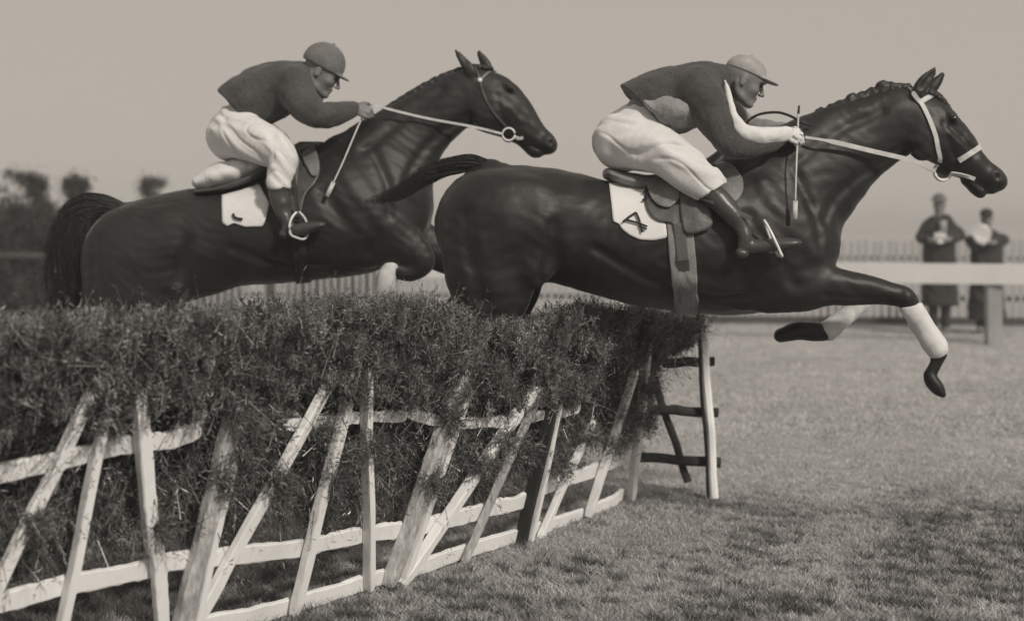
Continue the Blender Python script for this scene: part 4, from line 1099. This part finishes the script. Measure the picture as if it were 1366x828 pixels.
def bar(name, p, q, w_, t_, m, parent, Y, seed):
    g = np.random.default_rng(seed); n = 9; V = []; Fc = []
    A, B = P(*p, Y), P(*q, Y); d = (B - A) / np.linalg.norm(B - A); a = np.cross(d, [0, 1, 0])
    for i in range(n):
        c = A + (B - A) * i / (n - 1) + a * .004 * math.sin(i * 1.3 + seed)
        for j in range(8):
            an = math.pi / 8 + j * math.pi / 4; r = 1 + .06 * g.normal()
            V.append(c + a * math.cos(an) * w_ / 2 * r * 1.05 + np.array([0, 1, 0]) * math.sin(an) * t_ / 2 * r * 1.05)
    for i in range(n - 1):
        for j in range(8): Fc.append((i * 8 + j, i * 8 + (j + 1) % 8, i * 8 + 8 + (j + 1) % 8, i * 8 + 8 + j))
    Fc += [tuple(range(7, -1, -1)), tuple((n - 1) * 8 + j for j in range(8))]
    return mesh_obj(name, V, Fc, m, parent, smooth=False)
YE = F * EYE / (662 - HY)
bar('post', (953, 664), (936, 412), .052, .05, W_LIMED, hR, YE, 1)
bar('post_shade_side', (946, 662), (930, 415), .022, .052, W_DARK, hR, YE + .006, 2)  # dark strip painting shade onto the left side of the white post
for k, (p_, q_) in enumerate((((884, 484), (953, 482)), ((868, 545), (958, 551)), ((846, 609), (961, 617)))): bar('cross_bar', p_, q_, .056, .05, W_DARK, hR, YE + .06, 3 + k)
bar('brace', (872, 505), (918, 642), .045, .04, W_DARK, hR, YE + .12, 8)
brush('brushwood', hL, 0, S_JOIN, 46000, 38000, 5)
brush('brushwood', hM, S_JOIN, S_END, 38000, 26000, 6)
brush('brushwood', hR, S_END, SMAX - .03, 5000, 1200, 8)

# ------------------------------------------------------------------ ground
def fbm(x, y, seed, sc, oct=4):
    g = np.random.default_rng(seed); o = np.zeros_like(x); a = 1
    for k in range(oct):
        for _ in range(4):
            t = g.uniform(0, 6.28); f = sc * 2 ** k * g.uniform(.7, 1.4)
            o += a * np.sin(f * (x * math.cos(t) + y * math.sin(t)) + g.uniform(0, 6.28) + 1.2 * np.sin(f * .6 * (y * math.cos(t) - x * math.sin(t)) + g.uniform(0, 6)))
        a *= .62
    return o / 4

def ground_mat():
    m = bpy.data.materials.new('turf_ground'); m.use_nodes = True; t = m.node_tree; b = t.nodes['Principled BSDF']; K = t.links.new
    tc = t.nodes.new('ShaderNodeTexCoord')
    def noise(sc, lo, hi, det=6, st=(1, 1, 1)):
        mp = t.nodes.new('ShaderNodeMapping'); mp.inputs['Scale'].default_value = st; K(tc.outputs['Object'], mp.inputs[0])
        n = t.nodes.new('ShaderNodeTexNoise'); n.inputs['Scale'].default_value = sc; n.inputs['Detail'].default_value = det; n.inputs['Roughness'].default_value = .65; K(mp.outputs[0], n.inputs[0])
        r = t.nodes.new('ShaderNodeMapRange'); r.inputs[1].default_value = .32; r.inputs[2].default_value = .68; r.inputs[3].default_value = lo; r.inputs[4].default_value = hi; K(n.outputs[0], r.inputs[0]); return r.outputs[0], n.outputs[0]
    a, _ = noise(.9, .82, 1.18, 6, (.6, 1, 1)); c, _ = noise(5, .78, 1.22); e, h = noise(38, .7, 1.3)
    f, _ = noise(.05, .9, 1.12)
    def mul(p, q):
        n = t.nodes.new('ShaderNodeMath'); n.operation = 'MULTIPLY'; K(p, n.inputs[0]); K(q, n.inputs[1]); return n.outputs[0]
    v = mul(mul(mul(a, c), e), f)
    ta = t.nodes.new('ShaderNodeAttribute'); ta.attribute_name = 'tone'; v = mul(v, ta.outputs['Fac'])
    vm = t.nodes.new('ShaderNodeVectorMath'); vm.operation = 'SCALE'; vm.inputs[0].default_value = (.39, .39, .39); K(v, vm.inputs['Scale']); K(vm.outputs[0], b.inputs['Base Color'])
    b.inputs['Roughness'].default_value = .95; b.inputs['Specular IOR Level'].default_value = .1
    bp = t.nodes.new('ShaderNodeBump'); bp.inputs['Distance'].default_value = .02; K(h, bp.inputs['Height']); K(bp.outputs[0], b.inputs['Normal'])
    return m
M_GROUND = ground_mat()
xs = np.concatenate([[-2500, -600, -150, -40], np.linspace(-12, -2.8, 40)[:-1], np.linspace(-2.8, 5.2, 200), np.linspace(5.2, 16, 50)[1:], [45, 150, 600, 2500]])
ys = np.concatenate([[-300, -30, 0], np.linspace(3, 10.6, 190), np.linspace(10.6, 24.2, 70)[1:]])
GX, GY = np.meshgrid(xs, ys, indexing='ij')
def gz(x, y): return .010 * fbm(x, y, 3, 1.3, 3) * ((x > -12) & (x < 16) & (y < 30)) - .012
GZ = gz(GX, GY)
V = np.stack([GX, GY, GZ], -1).reshape(-1, 3); I, J = np.meshgrid(np.arange(len(xs) - 1), np.arange(len(ys) - 1), indexing='ij')
k = len(ys); a = (I * k + J).ravel(); Q = np.stack([a, a + k, a + k + 1, a + 1], 1)
o = mesh_obj('ground', V, Q, M_GROUND); tag(o, kind='structure')
def turf(x, y):
    pat = fbm(x * .8, y, 21, 1.5, 4); fine = .38 * fbm(x, y * 1.1, 22, 7, 3) + .85 * fbm(x, y * .9, 23, 30, 4) + .3 * pat
    near = np.clip((9.5 - y + .6 * pat) / 1.4, 0, 1); return pat, fine, near, np.clip(fine * 2.0 + .05, 0, 1)
pat, fine, near, dk = turf(V[:, 0], V[:, 1]); at = o.data.attributes.new('tone', 'FLOAT', 'POINT')
at.data.foreach_set('value', (1 - near * (.06 + .58 * dk)).astype(np.float32))
# the open field beyond the palings, distance haze painted into its pale colour
o = mesh_obj('field', [(-2500, 24.2, -.012), (2500, 24.2, -.012), (2500, 2800, -.012), (-2500, 2800, -.012)], [(0, 1, 2, 3)], mat('field_haze_pale', .40, .95, .12, .05, 0, 60, .1, 0, (1, .4, 1)), smooth=False); tag(o, kind='structure')

def grass(n, y0, y1, hmin, hmax, seed, wid):
    g = np.random.default_rng(seed)
    y = 1 / g.uniform(1 / y1, 1 / y0, n); x = (g.uniform(-60, 1430, n) - HX) * y / F
    pat, fine, near, dk = turf(x, y)
    hh = g.uniform(hmin, hmax, n) * (1 + 1.1 * near * np.clip(fine * 1.5, 0, 1.2))
    tone = 1.05 - near * (.06 + .76 * dk) + (1 - near) * (.10 * pat - .35 * np.clip(fine - .55, 0, 1))
    tone = np.clip(tone * g.lognormal(0, .22, n), .15, 2)
    b = np.stack([x, y, gz(x, y) - .004], 1)
    th = g.uniform(0, 6.28, n); side = np.stack([np.cos(th), np.sin(th), 0 * th], 1) * wid
    lean = np.stack([g.normal(0, .95, n), g.normal(0, .95, n), np.ones(n)], 1) * hh[:, None]
    tri = np.stack([b - side, b + side, b + lean], 1).reshape(-1, 3)
    return tri, tone
A = [grass(260000, 4.6, 11, .012, .034, 31, .0028), grass(90000, 11, 22, .015, .04, 32, .005)]
tri = np.concatenate([q[0] for q in A]); tn = np.concatenate([q[1] for q in A])
o = mesh_obj('grass', tri, np.arange(len(tri)).reshape(-1, 3), M_BLADE, smooth=False)
at = o.data.attributes.new('tone', 'FLOAT', 'FACE'); at.data.foreach_set('value', tn.astype(np.float32))
tag(o, 'short rough turf, trodden and tufted in the foreground', 'grass', kind='stuff')
# ------------------------------------------------------------------ beyond the course: trees, rails, palings, people
M_LEAF = mat('bush_leaves', .042, .8, .2, 2, 0, 60, .2, attr='tone')
M_BARK = mat('bark', .06, .9, .3, 10, .01, 30, .2)
M_RAIL = mat('white_rail_paint', .62, .7, .05, 3, .002, 30, .3)
M_DARKRAIL = mat('dark_wood_rail_shade', .08, .85, .2, 3, .002, 30, .2)  # shade on the white rail painted as dark colour; kick board shares it
M_POST = mat('grey_post', .30, .85, .2, 5, .004, 30, .2, 0, (1, 1, .3), .1)
M_PALE = mat('weathered_paling', .36, .85, .2, 4, .003, 30, .2, 0, (1, 1, .2), .1)
M_COATB = mat('black_overcoat', .04, .9, .3, 6, .004, 40, .2, .1)
M_PAPER = mat('newsprint', .62, .9, .06, 12)

def at(px, Y): return (px - HX) * Y / F
def zt(py, Y): return EYE - (py - HY) * Y / F

def bush(name, px, Y, lobes, nl, label, cat, seed, group, stems=(), leaf=.05, up=0):
    """lobes: (px, py, r_px_x, r_px_z); leaf clumps fill them unevenly"""
    g = np.random.default_rng(seed); root = empty(name, (at(px, Y), Y, 0)); tag(root, label, cat, group)
    S = Y / F; tris = []; tone = []
    tot = sum(l[2] * l[3] for l in lobes)
    for (lx, ly, rx, rz) in lobes:
        c = P(lx, ly, Y + g.normal() * .12); n = int(nl * rx * rz / tot)
        k = max(6, n // 26)
        u = g.normal(size=(k, 3)); u /= np.linalg.norm(u, axis=1)[:, None]; u *= (g.uniform(.15, 1, (k, 1)) ** .45) * (g.uniform(.6, 1.5, (k, 1)) if cat != 'tree' else g.uniform(.5, 1.15, (k, 1)))
        cc = c + u * np.array([rx * S, min(rx, 60) * S * .8, rz * S])
        ct = g.lognormal(0, .35, k)
        i = g.integers(0, k, n)
        p = cc[i] + g.normal(size=(n, 3)) * (leaf * g.uniform(.8, 2.2, k)[i])[:, None]
        d = g.normal(size=(n, 3)) + np.array([0, 0, .6 + up]); d /= np.linalg.norm(d, axis=1)[:, None]
        s = np.cross(d, g.normal(size=(n, 3))); s /= np.linalg.norm(s, axis=1)[:, None]
        l = leaf * g.uniform(.6, 1.4, (n, 1))
        a = np.stack([p, p + d * l * .5 + s * l * .3, p + d * l], 1); b = np.stack([p, p + d * l, p + d * l * .5 - s * l * .3], 1)
        keep = p[:, 2] > .03
        tris += [a[keep], b[keep]]; tone += [ct[i][keep] * g.uniform(.7, 1.3, keep.sum())] * 2
    V = np.concatenate(tris).reshape(-1, 3); m = len(V) // 3
    o = mesh_obj('foliage' if cat != 'tree' else 'crown', V, np.arange(m * 3).reshape(-1, 3), M_LEAF, root, smooth=False)
    a_ = o.data.attributes.new('tone', 'FLOAT', 'FACE'); a_.data.foreach_set('value', np.concatenate(tone).astype(np.float32))
    parts = [tube(catmull(np.array([P(x, y, Y) for x, y in s_[0]]), 4), np.linspace(s_[1], s_[1] * .35, 4 * (len(s_[0]) - 1) + 1), 7) for s_ in stems]
    v, f = join(parts); mesh_obj('trunk' if cat == 'tree' else 'stem', v, f, M_BARK, root)
    return root

GB = 'bushes behind the far rail'
def base(Y): return HY + EYE * F / Y
def stems_for(px, Y, top, sp): return [([(px + k * 2, base(Y) + 3), (px + k * sp * .5, (base(Y) + top) / 2), (px + k * sp, top + 12)], .03) for k in (-1, 0, 1)]
bush('bush', -45, 23.5, [(-45, 350, 60, 60), (-50, 300, 40, 36), (-20, 395, 60, 28)], 21000, 'dark rounded bush cut by the left edge of the picture', 'bush', 1, GB, stems_for(-45, 23.5, 290, 20))
bush('bush', 22, 24.5, [(22, 340, 48, 56), (12, 292, 24, 30), (48, 305, 22, 26), (30, 392, 46, 26)], 21000, 'tall dense bush under the windswept sapling, left of the tail of the horse behind', 'bush', 2, GB, stems_for(22, 24.5, 285, 14))
bush('bush', 84, 24, [(84, 355, 36, 46), (76, 312, 20, 24), (100, 325, 18, 22), (90, 396, 40, 24)], 15000, 'dark bush half hidden by the tail of the horse behind', 'bush', 3, GB, stems_for(84, 24, 305, 10))
bush('bush', 170, 25, [(165, 370, 50, 34), (200, 385, 40, 26)], 12000, 'bush wholly behind the rump of the horse behind', 'bush', 4, GB, stems_for(170, 25, 350, 12))
bush('bush', 268, 24, [(255, 394, 26, 16), (290, 388, 24, 18)], 7500, 'low bush seen beneath the belly of the horse behind', 'bush', 5, GB, stems_for(270, 24, 378, 10), leaf=.06)
bush('bush', 440, 25, [(430, 388, 40, 20), (475, 385, 28, 22)], 10500, 'low bush seen beneath the girth of the horse behind', 'bush', 6, GB, stems_for(440, 25, 370, 12), leaf=.06)
GT = 'saplings on the skyline'
bush('sapling', 44, 27, [(46, 243, 13, 5), (28, 238, 13, 2.5), (44, 256, 6, 8), (55, 250, 5, 9), (52, 274, 8, 14), (64, 282, 8, 6), (12, 233, 8, 1.5)], 4500, 'windswept sapling with a flat crown reaching left, above the tall bush', 'tree', 11, GT, [([(50, base(27) + 2), (52, 320), (50, 280), (44, 250)], .07), ([(50, 262), (38, 244), (15, 234)], .03)], .045)
bush('sapling', 101, 27, [(94, 250, 5, 6), (107, 252, 6, 9), (101, 262, 8, 9), (98, 242, 3, 5), (111, 246, 4, 3), (90, 247, 4, 3), (105, 278, 5, 6)], 3900, 'slim sapling with a small tufted crown on bare stem', 'tree', 12, GT, [([(102, base(27) + 2), (104, 330), (103, 290), (101, 252)], .07)], .045)
bush('sapling', 205, 27, [(194, 245, 3, 6), (213, 245, 11, 1.8), (197, 255, 5, 5), (206, 270, 10, 5)], 2700, 'small T-shaped sapling above the croup of the horse behind', 'tree', 13, GT, [([(203, base(27) + 2), (202, 330), (199, 280), (197, 245)], .06), ([(198, 250), (208, 245), (222, 246)], .03)], .04)

def box(c, sx, sy, sz, R=0.0, bev=.15):
    """a chamfered board centred on c"""
    V = []; x, y, z = sx / 2, sy / 2, sz / 2; b = min(sx, sy, sz) * bev
    for zz, k in ((-z, b), (-z + b, 0), (z - b, 0), (z, b)):
        for X, Y in ((-x + k, -y + k), (x - k, -y + k), (x - k, y - k), (-x + k, y - k)):
            V.append((c[0] + X * math.cos(R) - Y * math.sin(R), c[1] + X * math.sin(R) + Y * math.cos(R), c[2] + zz))
    Fc = [(3, 2, 1, 0), (12, 13, 14, 15)]
    for i in range(3):
        for j in range(4): Fc.append((i * 4 + j, i * 4 + (j + 1) % 4, i * 4 + 4 + (j + 1) % 4, i * 4 + 4 + j))
    return np.array(V), Fc

# running rail along the far side of the course
A0 = np.array([at(1420, 18.15), 18.15]); A1 = np.array([at(520, 20.2), 20.2]); A2 = np.array([at(-60, 23.2), 23.2])
def board(a, b, z, w_, t_, m, parent, name='rail'):
    c = (a + b) / 2; L_ = np.linalg.norm(b - a); v, f = box((c[0], c[1], z), L_, t_, w_, math.atan2(b[1] - a[1], b[0] - a[0]), .1)
    return mesh_obj(name, v, f, m, parent, smooth=False)
rr = empty('running_rail', (*A0, 0)); tag(rr, 'broad white running rail on grey posts, in front of the two spectators', 'railing')
for a_, b_ in ((0, .5), (.5, 1)): board(A0 + (A1 - A0) * a_, A0 + (A1 - A0) * b_ + (A1 - A0) * -.0008, zt(365, 18.5), .245, .05, M_RAIL, rr)
for px in (1329, 905, 520):
    u = min(np.linspace(0, 1, 900), key=lambda k: abs(HX + (A0 + (A1 - A0) * k)[0] * F / (A0 + (A1 - A0) * k)[1] - px)); c = A0 + (A1 - A0) * u + np.array([.005, .105])
    v, f = box((c[0], c[1], .43), .17, .15, .93); mesh_obj('post', v, f, M_POST, rr, smooth=False)
ro = empty('course_rail', (*A1, 0)); tag(ro, 'low rail with painted-in shade crossing in front of the dark bushes at the left', 'railing')
for a_, b_ in ((0, .5), (.5, 1)): board(A1 + (A2 - A1) * a_ + (A2 - A1) * .002, A1 + (A2 - A1) * b_, .93, .085, .05, M_DARKRAIL, ro)
for u in (.25, .5, .75, .97):
    c = A1 + (A2 - A1) * u + np.array([0, .09]); v, f = box((c[0], c[1], .49), .12, .1, 1.02); mesh_obj('post', v, f, M_DARKRAIL, ro, smooth=False)
# palings
B0 = np.array([at(1440, 21.3), 21.3]); B1 = np.array([at(235, 22.6), 22.6])
pf = empty('paling_fence', (*B0, 0)); tag(pf, 'weathered paling fence standing behind the white rail and the spectators', 'fence')
LB = np.linalg.norm(B1 - B0); nb = int(LB / .105); pal = None; ang = math.atan2(*(B1 - B0)[::-1])
for i in range(nb):
    u = (i + .5) / nb; c = B0 + (B1 - B0) * u
    if pal is None:
        v, f = box((c[0], c[1], .60), .055, .02, 1.14, ang + math.pi, .2); pal = mesh_obj('paling', v, f, M_PALE, pf, smooth=False); p0 = pal.location.copy()
    else:
        q = pal.copy(); link(q, pf)
        q.location = (p0.x + (B1 - B0)[0] * i / nb, p0.y + (B1 - B0)[1] * i / nb, p0.z + .012 * math.sin(i * 1.9)); q.rotation_euler.y = .012 * math.sin(i * 2.7)
for z in (.36, .92): board(B0 + np.array([0, .035]), B1 + np.array([0, .035]), z, .075, .035, M_DSTRAP if z < .5 else M_PALE, pf, 'paling_rail')
board(B0 - np.array([0, .03]), B1 - np.array([0, .03]), .05, .10, .03, M_DARKRAIL, pf, 'kick_board')

# spectators
def spectator(px, head_y, Y, label, seed, arms, vneck, hat):
    S = Y / F; lo, hi = bounds([(px - 40, head_y - 25), (px + 40, base(Y) + 2)], Y, .4, .02)
    h = Head(px, head_y, Y, 8, .95); h.f = np.array([-.25, -.95, -.15]); h.f /= np.linalg.norm(h.f); h.y = np.cross([0, 0, 1], h.f); h.y /= np.linalg.norm(h.y); h.u = np.cross(h.f, h.y); h.R = np.array([h.f, h.y, h.u])
    m = 1 / S; sh = head_y + .27 * m; hip = head_y + .78 * m; gd = base(Y)
    C = Clay(lo, hi, .012); face(C, h)
    clay_px(C, Y, .04, [(px, head_y + 12, 5.5), (px, sh, 6)])
    clay_px(C, Y, .06, [(px, sh + 4, 15, 0, .12), (px, sh + 30, 14, 0, .12), (px, hip, 15, 0, .12)])
    for q in (-1, 1):
        clay_px(C, Y, .04, [(px + 7 * q, hip, 8), (px + 8 * q, (hip + gd) / 2, 6, -.03), (px + 8 * q, gd - 8, 4)])
        clay_px(C, Y, .02, [(px + 8 * q, gd - 5, 4.5, .03), (px + 9 * q, gd - 3.5, 3.6, -.15)])
        e, w_ = arms[0 if q < 0 else 1]
        clay_px(C, Y, .05, [(px + 16 * q, sh + 5, 6), (e[0], e[1], 5, -.02), (w_[0], w_[1], 3.6, -.26)])
        hand(C, P(w_[0], w_[1], Y - .26), (-q, -.3, -.1), (0, -.3, 1), q, .010)
    V, Q = C.build(); V = relax(V, Q, 1, .3)
    o = mesh_obj('person', V, Q, M_SKIN); tag(o, label, 'person', 'spectators behind the rail')
    ch = [[(px, sh + 3, 19, 0, .13), (px, sh + 22, 21, 0, .17), (px, hip, 21, 0, .18), (px, hip + 30, 23, 0, .2), (px, hip + 52, 25, 0, .21)]]
    for q in (-1, 1):
        e, w_ = arms[0 if q < 0 else 1]; ch.append([(px + 15 * q, sh + 5, 9), (e[0], e[1], 7.5, -.02), ((w_[0] * 3 + e[0]) / 4, (w_[1] * 3 + e[1]) / 4, 5.5, -.19)])
    lo2, hi2 = bounds([(px - 48, sh - 22), (px + 48, hip + 62)], Y, .45, .02); C = Clay(lo2, hi2, .013)
    for c_ in ch: clay_px(C, Y, .05, c_)
    C.half(P(px, hip + 56, Y), (0, 0, -1), .01); C.half(P(px, sh - 12, Y), (0, 0, 1), .01)
    V, Q = C.build(); V = wrinkle(V, Q, .012, 30, seed); mesh_obj('overcoat', V, Q, M_COATB, o)
    C = Clay(lo2, (hi2[0], hi2[1], hi2[2] - .0), .013)
    lo3, hi3 = bounds([(px - 25, hip), (px + 25, gd)], Y, .3, .02); C = Clay(lo3, hi3, .013)
    for q in (-1, 1): clay_px(C, Y, .03, [(px + 7 * q, hip + 10, 9), (px + 8 * q, (hip + gd) / 2, 7.5, -.03), (px + 8 * q, gd - 7, 5.5)])
    V, Q = C.build(); mesh_obj('trousers', V, Q, M_COATB, o)
    C = Clay(h.c - .25, h.c + .25, .009)
    if hat == 'brim':
        h.ell(C, -.005, 0, .075, .098, .085, .065); h.ell(C, 0, 0, .052, .15, .125, .010, .008)
    else:
        h.ell(C, -.01, 0, .055, .105, .09, .072); C.half(h.w(0, 0, .02), -h.u, .006); h.ell(C, .085, 0, .028, .055, .07, .010, .01)
    V, Q = C.build(); mesh_obj('hat', V, Q, M_CAP if hat == 'brim' else M_COATB, o)
    if vneck:
        v, f = box((px and P(px, sh + 3, Y)[0], Y - .185, P(px, sh + 3, Y)[2]), .085, .03, .15); mesh_obj('shirt_front', v, f, M_PALECAP, o)
    return o
spectator(1253, 271, 20, 'spectator with a white shirt front, standing behind the rail and reading a small card', 1, (((1228, 318), (1243, 320)), ((1281, 312), (1264, 320))), True, 'brim')
spectator(1316, 290, 20.2, 'shorter spectator at the right holding a big white paper against the chest', 2, (((1294, 322), (1303, 322)), ((1338, 320), (1324, 324))), False, 'cap')
def sheet(name, pxs, Y, label, cat, seed):
    g = np.random.default_rng(seed); V = []; Fc = []
    for k, dy in ((0, 0), (1, .006)):
        for (x, y) in pxs: V.append(P(x, y, Y + dy + .02 * math.sin(x * .35)))
    n = len(pxs); Fc = [tuple(range(n)), tuple(range(2 * n - 1, n - 1, -1))] + [(i, n + i, n + (i + 1) % n, (i + 1) % n) for i in range(n)]
    o = mesh_obj(name, V, Fc, M_PAPER, None, smooth=False); tag(o, label, cat); return o
sheet('race_card', [(1246, 311), (1254, 309), (1263, 312), (1262, 323), (1254, 325), (1247, 322)], 19.68, 'small white card held low by the spectator with the white shirt front', 'card', 1)
sheet('newspaper', [(1297, 302), (1306, 298), (1316, 300), (1323, 309), (1321, 321), (1312, 327), (1303, 322), (1296, 312)], 19.86, 'large white newspaper held to the chest of the shorter spectator', 'newspaper', 2)

# ------------------------------------------------------------------ air
hz = bpy.data.materials.new('haze_air'); hz.use_nodes = True; t = hz.node_tree; t.nodes.clear()
pv = t.nodes.new('ShaderNodeVolumePrincipled'); pv.inputs['Density'].default_value = .0030; pv.inputs['Color'].default_value = (1, 1, 1, 1)
oo = t.nodes.new('ShaderNodeOutputMaterial'); t.links.new(pv.outputs[0], oo.inputs['Volume'])
v = [(x, y, z) for x in (-700, 700) for y in (-60, 1000) for z in (-1.2, 4)]
o = mesh_obj('haze', v, [(0, 1, 3, 2), (4, 6, 7, 5), (0, 4, 5, 1), (2, 3, 7, 6), (0, 2, 6, 4), (1, 5, 7, 3)], hz, smooth=False)
tag(o, kind='stuff')
